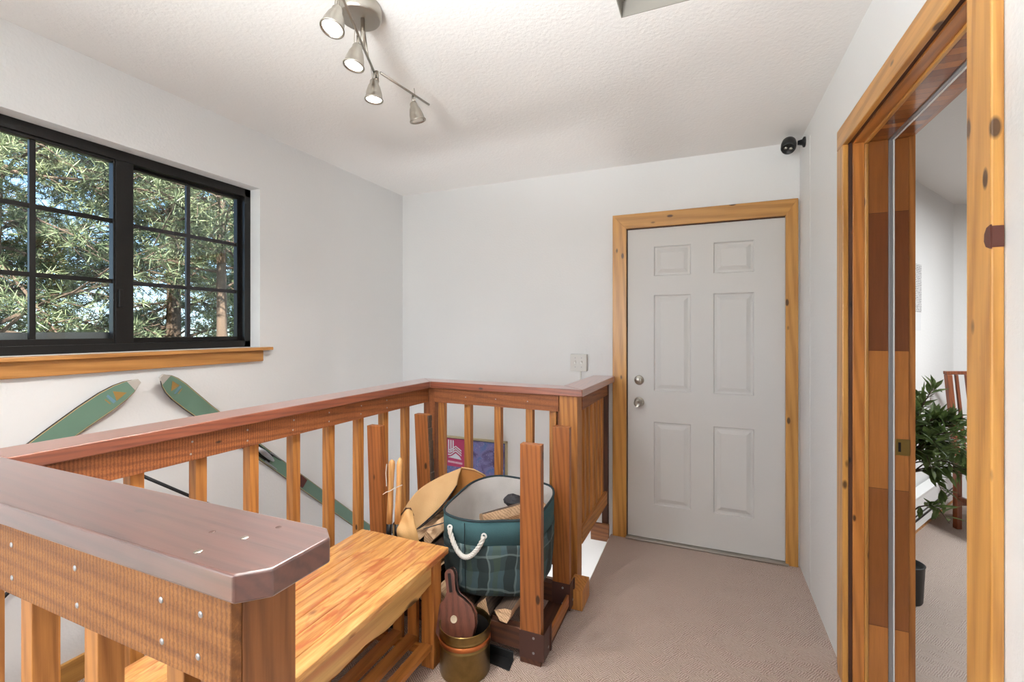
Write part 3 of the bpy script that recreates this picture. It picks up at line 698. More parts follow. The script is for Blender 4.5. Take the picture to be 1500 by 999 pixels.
# ------------------------------------------------------------------ split logs
def log(name, p0, p1, r, seed, label, group=None, wedge=True):
    """split log: wedge cross-section swept along its length with slight twist and rough ends"""
    rr = random.Random(seed); p0, p1 = Vector(p0), Vector(p1); L_ = (p1 - p0).length
    if wedge: sec = [(-.95, -.45), (-.35, -.62), (.4, -.6), (.98, -.35), (.75, .2), (.12, .72), (-.45, .45)]
    else: sec = [(cos(a), sin(a) * .85) for a in [2 * pi * k / 9 for k in range(9)]]
    sec = [(x * rr.uniform(.85, 1.1), y * rr.uniform(.85, 1.1)) for x, y in sec]; rot = rr.uniform(0, 2 * pi)
    M = dirM(p0, p1 - p0, rot); m = MB(); rows = []; K = 9
    for i in range(K + 1):
        tt = i / K; z = tt * L_; s = r * (1 + .05 * sin(3 * tt + seed)); row = []
        for j, (x, y) in enumerate(sec):
            row.append(M @ Vector((x * s + rr.uniform(-.0015, .0015), y * s + rr.uniform(-.0015, .0015), z + (rr.uniform(-.004, .004) if i in (0, K) else 0))))
        rows.append(row)
    n = len(sec); m.grid(rows, 0, True)
    for k, idx in enumerate([i for i in range(len(m.m))]):
        if (idx % n) in (0, 1, 2): m.m[idx] = 1
    b = len(m.v); m.add([sum(rows[0], Vector()) / n] + rows[0], [(0, 1 + (j + 1) % n, 1 + j) for j in range(n)]); m.add([sum(rows[-1], Vector()) / n] + rows[-1], [(0, 1 + j, 1 + (j + 1) % n) for j in range(n)])
    o = m.build(name, [wood('split', 'y'), wood('bark', 'y')], None, loc=tuple((p0 + p1) / 2))
    return tag(o, label, 'log', group)
k = 0
GR = 'split logs stacked in the rack'
xs1 = [-.775, -.875, -.975, -1.08, -1.185, -1.29, -1.385]
LB1 = ['split log at the right end with its pale end showing under the green basket', 'split log second from the right under the green basket', 'split log in the bottom layer behind the handle of the bellows', 'bottom layer split log under the left edge of the green basket', 'bottom layer split log under the canvas carrier, third from the left', 'bottom layer split log under the canvas carrier, second from the left', 'bottom layer split log at the far left, beside the left uprights']
for i, x in enumerate(xs1):
    k += 1; log('split_log', (x, 1.79 + rnd.uniform(-.06, -.03), .178), (x + rnd.uniform(-.01, .01), 2.19, .178), .046, k, LB1[i], GR)
xs2 = [-1.16, -1.255, -1.345]
LB2 = ['second layer split log nearest the green basket, under the carrier', 'second layer split log in the middle under the carrier', 'second layer split log nearest the left uprights']
for i, x in enumerate(xs2):
    k += 1; log('split_log', (x, 1.78, .262), (x + .01, 2.16, .262), .042, k + 5, LB2[i], 'second layer of split logs')
k += 1
# ------------------------------------------------------------------ plaid storage basket
def interp_loop(pts, n):
    m = len(pts); out = []
    for i in range(n):
        t = i / n * m; j = int(t); f = t - j
        p0, p1, p2, p3 = [Vector(pts[(j + a) % m]) for a in (-1, 0, 1, 2)]
        out.append(.5 * ((2 * p1) + (-p0 + p2) * f + (2 * p0 - 5 * p1 + 4 * p2 - p3) * f * f + (-p0 + 3 * p1 - 3 * p2 + p3) * f ** 3))
    return out
rim = [(-1.085, 1.79, .566), (-1.098, 1.93, .58), (-1.090, 2.09, .596), (-1.015, 2.185, .606), (-.90, 2.20, .607), (-.72, 2.17, .604), (-.659, 2.08, .597), (-.652, 1.96, .585), (-.665, 1.86, .572), (-.72, 1.808, .566), (-.80, 1.775, .5625), (-.91, 1.735, .559), (-1.02, 1.742, .56)]
cxb, cyb = -.885, 1.965
bk_ = thing('storage_basket', 'green plaid fabric basket with white rope handles holding split wood', 'basket', (cxb, cyb, .235))
rim = [(x, y, z) for x, y, z in rim]
RL = interp_loop(rim, 64)
def ring(sc, zf, bulge=0):
    out = []
    for i, p in enumerate(RL):
        q = Vector((cxb + (p.x - cxb) * sc, cyb + (p.y - cyb) * sc, 0))
        w_ = 1 + bulge * (sin(i * .78) + .7 * sin(i * 1.57 + zf * 9)) * .009
        q.x = cxb + (q.x - cxb) * w_; q.y = cyb + (q.y - cyb) * w_; q.z = .232 + (p.z - .232) * zf; out.append(q)
    return out
up = MB().grid([ring(1.0, 1.0), ring(1.0, .85), ring(.99, .67)], 0, True)
up.build('upper_band', M_teal, bk_, smooth=True, solid=.006)
lo = MB().grid([ring(1.004, .68), ring(1.012, .62, 1), ring(1.0, .45, 2), ring(.985, .25, 1), ring(.95, .06), ring(.9, 0), ring(.3, 0), ring(.01, 0)], 0, True)
lo.build('lower_body', M_plaid, bk_, smooth=True, solid=.005)
MB().tube(RL + [RL[0]], .0055, 8).build('rim_binding', fabric('dark_binding', (40, 58, 62), (30, 44, 50), 300, 10), bk_, smooth=True)
li_ = MB().grid([ring(.985, .995), ring(.958, .9, 0), ring(.935, .76, 1), ring(.942, .64, 2), ring(.91, .52, 2), ring(.9, .3, 2), ring(.6, .22), ring(.01, .22)], 0, True)
li_.build('liner', M_liner, bk_, smooth=True)
# seam and rope handles
def ropehandle(a, b_, drop, out):
    a, b_ = Vector(a), Vector(b_); pts = []
    for i in range(25):
        t = i / 24; p = a.lerp(b_, t); p.z -= drop * (sin(pi * t) ** .75); p += Vector(out) * (.012 + .018 * sin(pi * t)); pts.append(p)
    core = MB()
    for s in range(3):
        path = []
        for i in range(97):
            t = i / 96 * 24; j = min(int(t), 23); p = pts[j].lerp(pts[j + 1], t - j)
            d = (pts[j + 1] - pts[j]).normalized(); u = d.cross(Vector(out)).normalized(); w2 = d.cross(u); a_ = 2 * pi * (s / 3) + t * 1.9
            path.append(p + (u * cos(a_) + w2 * sin(a_)) * .0052)
        core.tube(path, .0058, 8)
    h = core.build('rope_handle', M_rope, bk_, smooth=True)
    for p in (a, b_):
        MB().lathe([(.007, 0), (.013, .001), (.013, .004), (.007, .005)], 16, dirM(p + Vector(out) * .004, out)).build('grommet', M_white, h)
ropehandle((-1.022, 1.738, .515), (-.862, 1.75, .50), .098, (.05, -1, 0))
ropehandle((-1.0, 2.19, .545), (-.82, 2.19, .545), .09, (0, 1, 0))
m = MB().tube([(-.945, 1.723 + .0, .55), (-.945, 1.723, .40), (-.945, 1.735, .25)], .0018, 6); m.build('seam', plain('seam_dark', (24, 38, 42), .9), bk_)
# wood inside the basket
log('split_log', (-.93, 1.865, .50), (-.72, 2.03, .54), .066, 31, 'pale split log with its flat face up at the front of the green basket')
log('split_log', (-.745, 1.90, .50), (-.735, 2.08, .545), .044, 33, 'light split log at the right inside the green basket, beside the flat one')
def chunk(loc, s, seed, name, mat, label, cat):
    r = random.Random(seed); m = MB(); rows = []
    for i in range(7):
        th = pi * i / 6; rows.append([Vector((s[0] * sin(th) * cos(2 * pi * j / 12) * r.uniform(.8, 1.15), s[1] * sin(th) * sin(2 * pi * j / 12) * r.uniform(.8, 1.15), s[2] * cos(th) * r.uniform(.8, 1.1))) + Vector(loc) for j in range(12)])
    m.grid(rows, 0, True); return tag(m.build(name, mat, None, loc=loc), label, cat)
chunk((-.865, 2.075, .535), (.05, .035, .035), 4, 'charcoal_lump', plain('charcoal', (52, 52, 56), .8), 'dark grey lump of charred wood inside the green basket', 'charcoal')
chunk((-.775, 2.10, .54), (.05, .04, .045), 9, 'bark_chunk', fabric('bark_grey', (150, 128, 112), (92, 76, 66), 90, 40, .95, .9), 'rough grey brown bark chunk inside the green basket, right of the charred lump', 'bark')

# ------------------------------------------------------------------ canvas log carrier
cc = thing('log_carrier', 'tan canvas log carrier with black straps slumped between railing and green basket', 'log carrier', (-1.24, 1.95, .30))
def sheet(rows, n=14, m_=18):
    """bicubic-ish resample of coarse rows"""
    def cr(P, t):
        k = len(P) - 1; x = t * k; j = min(int(x), k - 1); f = x - j
        g = lambda i: Vector(P[max(0, min(k, i))])
        p0, p1, p2, p3 = g(j - 1), g(j), g(j + 1), g(j + 2)
        return .5 * ((2 * p1) + (-p0 + p2) * f + (2 * p0 - 5 * p1 + 4 * p2 - p3) * f * f + (-p0 + 3 * p1 - 3 * p2 + p3) * f ** 3)
    cols = [[cr(r_, j / m_) for j in range(m_ + 1)] for r_ in rows]
    G = [[cr([c[j] for c in cols], i / n) for j in range(m_ + 1)] for i in range(n + 1)]
    for i in range(1, n):
        for j in range(1, m_):
            p = G[i][j]; w_ = sin(pi * i / n) * sin(pi * j / m_) * .007
            p += Vector((.3, -.9, .3)) * w_ * (sin(p.x * 61 + p.z * 38) + .6 * sin(p.z * 83 - p.y * 47 + 1.3))
    return G
def canvas(rows, name, inside=True):
    P = sheet(rows); o = MB().grid(P, 0); ob = o.build(name, M_canvas, cc, smooth=True, solid=.003)
    return P
# big left flap: runs from low front-left up to the far peak (outer tan face towards the camera)
P1 = canvas([[(-1.385, 1.80, .30), (-1.39, 1.93, .30), (-1.38, 2.06, .30), (-1.30, 2.14, .32)],
             [(-1.36, 1.78, .42), (-1.37, 1.92, .45), (-1.36, 2.05, .48), (-1.24, 2.13, .52)],
             [(-1.315, 1.80, .525), (-1.315, 1.92, .575), (-1.27, 2.04, .61), (-1.185, 2.13, .645)],
             ], 'left_panel')
# folded-over front of the flap, tan, drooping towards the basket
P2 = canvas([[(-1.315, 1.80, .525), (-1.315, 1.92, .575), (-1.27, 2.04, .61), (-1.185, 2.13, .645)],
             [(-1.285, 1.795, .48), (-1.275, 1.90, .52), (-1.235, 2.01, .56), (-1.185, 2.10, .61)],
             [(-1.255, 1.80, .43), (-1.235, 1.88, .455), (-1.205, 1.97, .50), (-1.18, 2.07, .57)]], 'folded_flap')
o = MB().tube([p + Vector((0, -.002, 0)) for p in P2[-1]], .003, 6).build('flap_binding', M_strap, cc, smooth=True)
# brown inner far side
rows = [[(-1.187, 2.132, .645), (-1.12, 2.15, .635), (-1.06, 2.165, .605), (-1.03, 2.17, .575)],
        [(-1.26, 2.12, .56), (-1.18, 2.15, .54), (-1.10, 2.165, .52), (-1.04, 2.17, .50)],
        [(-1.30, 2.10, .44), (-1.22, 2.14, .42), (-1.13, 2.16, .41), (-1.06, 2.165, .40)],
        [(-1.32, 2.08, .33), (-1.24, 2.10, .33), (-1.15, 2.12, .33), (-1.08, 2.13, .33)]]
MB().grid(sheet(rows), 0).build('inner_panel', M_canvasin, cc, smooth=True, solid=.003)
MB().tube([(-1.185, 2.127, .647), (-1.12, 2.147, .638), (-1.06, 2.163, .608)], .004, 8).build('hem', M_canvas, cc, smooth=True)
# near front flap, curled, lining visible
rows = [[(-1.345, 1.765, .462), (-1.31, 1.76, .50), (-1.275, 1.765, .545), (-1.255, 1.785, .535)],
        [(-1.335, 1.745, .45), (-1.295, 1.735, .48), (-1.255, 1.74, .505), (-1.225, 1.76, .49)],
        [(-1.325, 1.735, .41), (-1.28, 1.725, .43), (-1.23, 1.73, .45), (-1.20, 1.75, .44)],
        [(-1.32, 1.735, .35), (-1.27, 1.725, .36), (-1.21, 1.73, .37), (-1.185, 1.75, .36)]]
MB().grid(sheet(rows), 0).build('front_flap', fabric('golden_lining', (198, 146, 78), (214, 176, 124), 200, 10, .6), cc, smooth=True, solid=.003)
MB().tube([(-1.35, 1.763, .42), (-1.345, 1.762, .465), (-1.31, 1.757, .503), (-1.275, 1.763, .548), (-1.262, 1.778, .545), (-1.25, 1.785, .51)], .004, 8).build('flap_binding', wood('dark', 'x'), cc, smooth=True)
# straps
def strap(pts, w_=.026):
    rows = []; 
    for p in pts:
        p = Vector(p); rows.append([p + Vector((0, -w_ / 2, 0)), p + Vector((0, w_ / 2, 0))])
    MB().grid(rows, 0).build('strap', M_strap, cc, smooth=True, solid=.004, sub=2)
strap([(-1.245, 1.80, .432), (-1.212, 1.87, .462), (-1.18, 1.95, .497), (-1.145, 2.02, .53), (-1.112, 2.05, .54)], .034)
strap([(-1.20, 2.0, .505), (-1.16, 2.02, .515), (-1.12, 2.05, .52), (-1.105, 2.08, .515)], .04)
strap([(-1.205, 1.79, .452), (-1.16, 1.83, .462), (-1.118, 1.87, .47)], .02)
for i, (x, z) in enumerate(((-1.28, .345), (-1.20, .335), (-1.26, .415), (-1.18, .405), (-1.155, .345))):
    LB3 = ['left lower split log in the canvas carrier, behind the golden front flap', 'middle lower split log in the canvas carrier', 'upper left split log under the black strap in the canvas carrier', 'upper right split log with striped grain in the canvas carrier', 'split log in the carrier touching the green basket']
    k += 1; log('split_log', (x, 1.775 + .01 * i, z), (x + .012, 2.13, z + .03), .043 - .002 * i, 60 + k, LB3[i], 'logs in the canvas carrier')

# ------------------------------------------------------------------ fireplace tools
for i, (xt, xb, y, lab) in enumerate(((-1.323, -1.338, 1.722, 'wooden handled fireplace tool, left one of the tied pair behind the bench'), (-1.288, -1.304, 1.736, 'wooden handled fireplace tool, right one of the tied pair behind the bench'))):
    g = thing('fireplace_tool', lab, 'fireplace tool', (xb, y, 0))
    dz = .01 * i; mm = MB(); z0, z1 = .485, .78 + dz
    P = lambda z: Vector((xb + (xt - xb) * (z - z0) / (z1 - z0), y, z))
    mm.tube([P(z0), P(.56), P(.64), P(.72), P(.755), P(.772), P(z1)], [.0135, .014, .0125, .0135, .0155, .013, .004], 16); mm.build('handle', wood('handle', 'z'), g, smooth=True)
    MB().tube([P(.41), P(.484)], [.0125, .0138], 16).build('ferrule', M_black, g, smooth=True)
    MB().tube([P(.02), P(.409)], .0055, 10).tube([P(.001), P(.02)], [.014, .012], 12).build('shaft', M_iron, g, smooth=True)
    if i == 0:
        rr_ = MB(); rr_.tube([(-1.345, 1.71, .632), (-1.325, 1.704, .640), (-1.30, 1.716, .655), (-1.272, 1.73, .668)], .0022, 6); rr_.tube([(-1.345, 1.71, .632), (-1.365, 1.71, .618)], .002, 6)
        rr_.tube([(-1.345, 1.712, .76), (-1.348, 1.71, .72), (-1.343, 1.708, .66)], .002, 6)
        rr_.build('tie_string', M_rope, g)

# ------------------------------------------------------------------ brass bucket, bellows, dustpan
bc = Vector((-.898, 1.642, 0)); R_ = .1035
bu = thing('brass_bucket', 'brass ash bucket with a copper band standing in front of the rack', 'bucket', tuple(bc))
T_ = Matrix.Translation(bc)
MB().lathe([(0, .0005), (R_ * .97, .0005), (R_ * .985, .006), (R_ * .98, .112), (R_ * 1.01, .116), (R_ * 1.01, .120), (R_ * .985, .123), (R_ * .985, .148), (R_ * 1.02, .152), (R_ * 1.0, .156), (R_ * .99, .160), (R_ * 1.0, .184), (R_ * 1.02, .187), (R_ * 1.0, .190), (R_ * .96, .186), (R_ * .95, .02), (0, .015)], 56, T_).build('body', M_brass, bu, smooth=True)
MB().lathe([(R_ * .985, .128), (R_ * 1.012, .129), (R_ * 1.012, .1455), (R_ * .985, .1465)], 56, T_).build('copper_band', M_copper, bu, smooth=True)
MB().lathe([(0, .016), (R_ * .948, .021), (R_ * .948, .165), (R_ * .944, .165), (R_ * .944, .022)], 56, T_).build('inner_lining', M_black, bu, smooth=True)
hd = MB().tube([bc + Vector((-R_ * 1.03, -.01, .17)), bc + Vector((-R_ * 1.12, -.01, .21)), bc + Vector((-R_ * 1.25, .0, .235))], .002, 8); hd.build('bail', M_steel, bu)
# bellows: tear-drop boards leaning in the bucket
be2 = thing('fireplace_bellows', 'dark wooden teardrop bellows stood handle up in the brass bucket', 'bellows', (-.915, 1.66, .10))
top = Vector((-.995, 1.69, .362)); botm = Vector((-.915, 1.622, .080)); ax = (top - botm).normalized()
nrm = Vector((.30, -.90, -.2)); nrm = (nrm - ax * nrm.dot(ax)).normalized(); sd = ax.cross(nrm).normalized(); LN = (top - botm).length
prof = [(0, .018), (.02, .042), (.05, .070), (.09, .086), (.13, .088), (.165, .075), (.195, .050), (.215, .028), (.235, .0195), (.27, .0195), (.295, .022), (.315, .019), (.325, .008)]
def teardrop(off, th, sc=1.0):
    R1 = [botm + ax * (t * LN / .325) + sd * w_ * sc + nrm * off for t, w_ in prof]; L1 = [botm + ax * (t * LN / .325) - sd * w_ * sc + nrm * off for t, w_ in prof]
    loop = L1 + R1[::-1]; return MB().hexa(loop, [p + nrm * th for p in loop])
teardrop(.012, .012).build('board', wood('bellows', 'z'), be2, bevel=.002)
teardrop(-.024, .012).build('board', wood('bellows', 'z'), be2, bevel=.002)
teardrop(-.011, .022, .93).build('leather_gusset', M_blackp, be2)
cpt = botm + ax * .125 * LN / .325 + nrm * .0243
MB().lathe([(0, .0005), (.0145, .0005), (.0135, .0025), (.008, .001), (0, .001)], 24, dirM(cpt, nrm)).build('air_valve', plain('pale_leather', (214, 196, 168), .7), be2)
cpt = botm + ax * .277 * LN / .325 + nrm * .0243
MB().hexa([cpt + sd * a + ax * b_ for a, b_ in ((-.0065, -.042), (.0065, -.042), (.0065, .03), (-.0065, .03))], [cpt + sd * a + ax * b_ + nrm * .0012 for a, b_ in ((-.0065, -.042), (.0065, -.042), (.0065, .03), (-.0065, .03))]).build('hand_slot', M_black, be2)
dp = thing('dustpan', 'flat black dustpan lying on the carpet behind the brass bucket', 'dustpan', (-.79, 1.74, 0))
MB().prism([(-.855, 1.705), (-.722, 1.690), (-.730, 1.7535), (-.86, 1.7560)], .001, .006).build('pan', M_blackp, dp, bevel=.001)
MB().prism([(-.86, 1.750), (-.73, 1.748), (-.73, 1.7545), (-.86, 1.7565)], .0062, .04).build('back_wall', M_blackp, dp, bevel=.001)

# ------------------------------------------------------------------ skis and poles on the left wall
M_ski = fabric('green_ski_top', (112, 142, 124), (92, 122, 106), 60, 5, .32, .05)
M_edge = plain('ski_edge_line', (196, 170, 120), .5); M_base = plain('ski_base_black', (30, 28, 28), .5)
def ski(tip, dirn, length, label, binding=True):
    """dirn: direction in wall plane (y,z) from the tip down to the tail"""
    d = Vector((0, dirn[0], dirn[1])).normalized(); s = Vector((1, 0, 0)); u = d.cross(s).normalized()
    g = thing('ski', label, 'ski', tuple(Vector(tip) + d * length * .5), 'pair of green wooden skis on the window wall')
    prof = [(0, .004, .055), (.012, .018, .052), (.035, .031, .045), (.07, .041, .036), (.12, .0465, .026), (.2, .046, .014), (.3, .043, .008), (.6, .036, .006), (length * .5, .035, .006), (length * .8, .036, .006), (length - .02, .037, .006), (length, .030, .006)]
    def body(w, off0, off1, mi=0):
        a = []; b_ = []
        for t, wd, lift in prof:
            c_ = Vector(tip) + d * (t * 1.0) + s * (.0 + lift + off0); a.append([c_ - u * wd * w, c_ + u * wd * w]); e = Vector(tip) + d * t + s * (lift + off1); b_.append([e - u * wd * w, e + u * wd * w])
        m = MB(); m.grid(a, mi); m.grid([r[::-1] for r in b_], mi)
        m.grid([[a[i][0], b_[i][0]] for i in range(len(a))], mi); m.grid([[b_[i][1], a[i][1]] for i in range(len(a))], mi)
        m.add([a[0][0], a[0][1], b_[0][1], b_[0][0]], [(0, 1, 2, 3)], mi); m.add([a[-1][0], b_[-1][0], b_[-1][1], a[-1][1]], [(0, 1, 2, 3)], mi); return m
    body(1, 0, .007).build('base', M_base, g)
    body(.95, .0071, .0078).build('edge_inlay', M_edge, g)
    body(.89, .0079, .0086).build('top_sheet', M_ski, g)
    P = lambda t, v, h: Vector(tip) + d * t + u * v + s * h
    MB().hexa([P(-.004, -.01, .054), P(-.004, .01, .054), P(.03, .026, .044), P(.03, -.026, .044)], [P(-.004, -.01, .066), P(-.004, .01, .066), P(.03, .026, .056), P(.03, -.026, .056)]).build('tip_guard', plain('tip_metal', (196, 192, 184), .45, .3), g, bevel=.002)
    def lift(t):
        for i in range(len(prof) - 1):
            if prof[i][0] <= t <= prof[i + 1][0]:
                f = (t - prof[i][0]) / (prof[i + 1][0] - prof[i][0]); return prof[i][2] * (1 - f) + prof[i + 1][2] * f
        return .006
    Q = lambda t, v: P(t, v, lift(t) + .0090)
    em = MB()
    em.add([Q(.055, -.014), Q(.085, .022), Q(.098, -.020)], [(0, 1, 2)], 0); em.add([Q(.10, -.02), Q(.104, .022), Q(.112, .018), Q(.112, -.022)], [(0, 1, 2, 3)], 1); em.add([Q(.118, -.016), Q(.12, .012), Q(.124, .01), Q(.122, -.016)], [(0, 1, 2, 3)], 0)
    em.build('tip_emblem', [plain('emblem_ochre', (156, 122, 66), .4), plain('emblem_blue', (104, 140, 160), .4)], g, solid=.0006)
    if binding:
        t0 = binding
        m = MB(); m.tube([P(t0, -.004, .03), P(t0 + .05, -.002, .034), P(t0 + .11, .0, .03), P(t0 + .145, .0, .024)], [.009, .0145, .012, .006], 12)
        m.tube([P(t0 - .012, -.022, .022), P(t0 - .012, .022, .022)], .006, 10); b1 = m.build('binding', M_steel, g, smooth=True)
        B2 = MB().hexa([P(t0 - .03, -.026, .0150), P(t0 - .03, .026, .0150), P(t0 + .13, .022, .0150), P(t0 + .13, -.022, .0150)], [P(t0 - .03, -.026, .019), P(t0 - .03, .026, .019), P(t0 + .13, .022, .019), P(t0 + .13, -.022, .019)]); B2.build('binding_plate', M_black, g)
        MB().tube([P(t0 + .10, -.026, .02), P(t0 + .20, -.030, .02)], [.006, .003], 8).tube([P(t0 + .10, .026, .02), P(t0 + .20, .026, .02)], [.006, .003], 8).build('binding_wire', M_steel, g)
        MB().hexa([P(t0 + .37, -.028, .0150), P(t0 + .37, .028, .0150), P(t0 + .45, .028, .0150), P(t0 + .45, -.028, .0150)], [P(t0 + .375, -.026, .03), P(t0 + .375, .026, .03), P(t0 + .445, .024, .024), P(t0 + .445, -.024, .024)]).build('heel_plate', plain('oxide_red', (92, 42, 30), .6), g, bevel=.002)
    return g
ski((XL + .001, 1.170, 1.160), (-.80, -.60), 1.75, 'green ski whose tip points right, lower left of the window', .72)
ski((XL + .001, 1.262, 1.172), (.745, -.668), 1.9, 'green ski slanting down right with silver binding seen through the balusters', .66)
def pole(a, b_, label):
    a, b_ = Vector(a), Vector(b_); g = thing('ski_pole', label, 'ski pole', tuple(a), 'pair of thin dark ski poles'); d = (b_ - a).normalized()
    MB().tube([a, b_], .007, 10).build('shaft', M_iron, g, smooth=True)
    MB().tube([a - d * .11, a - d * .08, a], [.012, .014, .011], 12).build('grip', M_blackp, g, smooth=True)
    MB().lathe([(.008, -.002), (.05, -.001), (.05, .003), (.008, .002)], 24, dirM(b_ - d * .09, d)).build('pole_basket', M_blackp, g)
    q = MB().tube([b_, b_ + d * .03], [.004, .001], 8); q.build('tip', M_steel, g)
pole((XL + .06, 1.09, .828), (XL + .075, 2.0, .118), 'thin dark ski pole running down to the right under the skis')
pole((XL + .035, 1.02, .66), (XL + .075, .40, .16), 'thin dark ski pole running down to the left under the skis')

# ------------------------------------------------------------------ framed poster in the stairwell
po = thing('framed_poster', 'gold framed blue and pink ski poster hanging low in the stairwell', 'poster', (-1.60, YB - .02, .25))
px0, px1, pz0, pz1 = -1.868, -1.335, -.15, .553
m = MB()
for a in ((px0, px0 + .014, pz0, pz1), (px1 - .014, px1, pz0, pz1), (px0, px1, pz1 - .014, pz1), (px0, px1, pz0, pz0 + .014)): m.box(a[0], a[1], YB - .024, YB - .001, a[2], a[3])
m.build('frame', plain('pale_gold', (206, 194, 160), .3, .7), po, bevel=.002)
m = MB(); 
for a in ((px0 + .014, px0 + .021, pz0 + .014, pz1 - .014), (px1 - .021, px1 - .014, pz0 + .014, pz1 - .014), (px0 + .014, px1 - .014, pz1 - .021, pz1 - .014)): m.box(a[0], a[1], YB - .012, YB - .0105, a[2], a[3])
m.build('inner_edge', M_black, po)
def postm():
    m, t, b = newmat('poster_print'); v = coords(t, rand=False)
    n = noise(t, v, 9, 4, .6, .6); n2 = noise(t, v, 130, 2)
    c = ramp(t, n, [(.35, lin((92, 84, 118))), (.5, lin((126, 122, 172))), (.62, lin((88, 116, 170))), (.75, lin((160, 160, 200)))]).outputs[0]
    c = mixc(t, ramp(t, n2, [(.66, (0, 0, 0, 1)), (.72, (.7, .7, .7, 1))]).outputs[0], c, lin((200, 205, 230)))
    L(t, c, b.inputs['Base Color']); b.inputs['Roughness'].default_value = .2; return m
B(px0 + .01, px1 - .01, YB - .010, YB - .004, pz0 + .01, pz1 - .01).build('print', postm(), po)
pk = B(px0 + .021, -1.665, YB - .0112, YB - .0102, .318, pz1 - .021).build('pink_panel', plain('poster_pink', (186, 66, 108), .3), po)
lg = MB(); yl = YB - .0122
def quad(p, mi=0): lg.hexa([(x, YB - .0113, z) for x, z in p], [(x, yl, z) for x, z in p], mi)
for x in (-1.838, -1.818, -1.798): quad([(x, .432), (x + .011, .432), (x + .011, .522 - (x + 1.838) * .1), (x, .522)])
for i in range(3):
    z = .444 - .018 * i
    for a in ((-1.838, -1.815, 0, .0), (-1.815, -1.77, 0, .032), (-1.77, -1.72, .032, 0)): quad([(a[0], z + a[2] - .006), (a[1], z + a[3] - .006), (a[1], z + a[3] + .004), (a[0], z + a[2] + .004)])
quad([(-1.838, .385), (-1.72, .375), (-1.735, .398), (-1.77, .422), (-1.805, .398)])
lg.build('emblem', plain('poster_white', (226, 226, 236), .4), po)
tx = MB(); r_ = random.Random(3); x = -1.838
while x < -1.71:
    w_ = r_.uniform(.006, .011); tx.box(x, x + w_, yl, YB - .0113, .345 - (x + 1.838) * .05, .360 - (x + 1.838) * .05); x += w_ + .0025
tx.build('caption', plain('caption_white', (224, 190, 206), .4), po)

# ------------------------------------------------------------------ wall switch, security camera
sw_ = thing('light_switch', 'white surface mounted double switch on the back wall above the railing', 'switch', (-.79, YB, 1.15))
B(-.851, -.735, YB - .03, YB - .0005, 1.093, 1.21).build('switch_box', M_switch, sw_, bevel=.004)
pl_ = B(-.849, -.737, YB - .034, YB - .0305, 1.095, 1.208).build('cover_plate', M_switch, sw_, bevel=.002)
for x in (-.815, -.771):
    MB().hexa([(x - .005, YB - .0345, 1.142), (x + .005, YB - .0345, 1.142), (x + .005, YB - .0345, 1.165), (x - .005, YB - .0345, 1.165)], [(x - .004, YB - .047, 1.157), (x + .004, YB - .047, 1.157), (x + .004, YB - .046, 1.164), (x - .004, YB - .046, 1.164)]).build('toggle', M_switch, sw_)
for x, z in ((-.815, 1.185), (-.815, 1.122), (-.771, 1.185), (-.771, 1.122)): nail(pl_, (x, YB - .034, z), (0, -1, 0), .003)
MB().box(-.789, -.781, YB - .008, YB - .0005, .86, 1.0925).build('wire_channel', M_switch, sw_)
sc_ = thing('security_camera', 'small black security camera mounted in the corner above the door', 'camera', (.44, 2.93, 2.38))
cp = Vector((.436, 2.93, 2.405)); 
MB().lathe([(0, 0), (.028, 0), (.028, .008), (.016, .014), (.012, .035), (0, .035)], 24, dirM((XR - .0005, 2.945, 2.415), (-1, 0, 0))).build('mount', M_blackp, sc_, smooth=True)
dr = Vector((-.15, -.62, -.72)).normalized()
MB().lathe([(0, -.045), (.022, -.043), (.034, -.028), (.038, .0), (.037, .03), (.033, .042), (.029, .0425), (.028, .036), (0, .036)], 32, dirM(cp, dr)).build('housing', M_blackp, sc_, smooth=True)
for a, b_ in ((-.012, .006), (.012, -.004)): 
    Mx = dirM(cp + dr * .0365, dr); MB().lathe([(0, 0), (.009, 0), (.008, .004), (0, .006)], 16, Mx @ Matrix.Translation((a, b_, 0))).build('lens', M_nickel, sc_, smooth=True)

# ------------------------------------------------------------------ ceiling track light
tl = thing('track_light', 'brushed nickel ceiling track light with adjustable spot heads', 'ceiling light', (-1.075, 1.22, ZC))
MB().lathe([(0, ZC - .0005), (.072, ZC - .0005), (.072, ZC - .034), (.066, ZC - .042), (.03, ZC - .044), (0, ZC - .044)][::-1], 48, Matrix.Translation((-1.075, 1.225, 0))).build('canopy', M_nickel, tl, smooth=True, bevel=.001)
MB().tube([(-1.062, 1.225, ZC - .044), (-1.062, 1.225, 2.33)], .007, 12).tube([(-1.10, 1.275, ZC - .044), (-1.088, 1.283, 2.33)], .004, 10).build('stem', M_nickel, tl, smooth=True)
RZ = 2.33
MB().tube([(-1.150, 1.412, RZ), (-.93, .968, RZ)], .0045, 10).build('rod', M_nickel, tl, smooth=True)
MB().tube([(-1.119, 1.387, RZ + .014), (-1.086, 1.665, RZ + .014)], .0045, 10).build('rod', M_nickel, tl, smooth=True)
MB().tube([(-.93, .968, RZ + .014), (-.99, .70, RZ + .014)], .0045, 10).build('rod', M_nickel, tl, smooth=True)
for p in ((-1.140, 1.392), (-.935, .975)): MB().tube([(p[0], p[1], RZ - .016), (p[0], p[1], RZ + .026)], .0075, 12).build('pivot', M_nickel, tl, smooth=True)
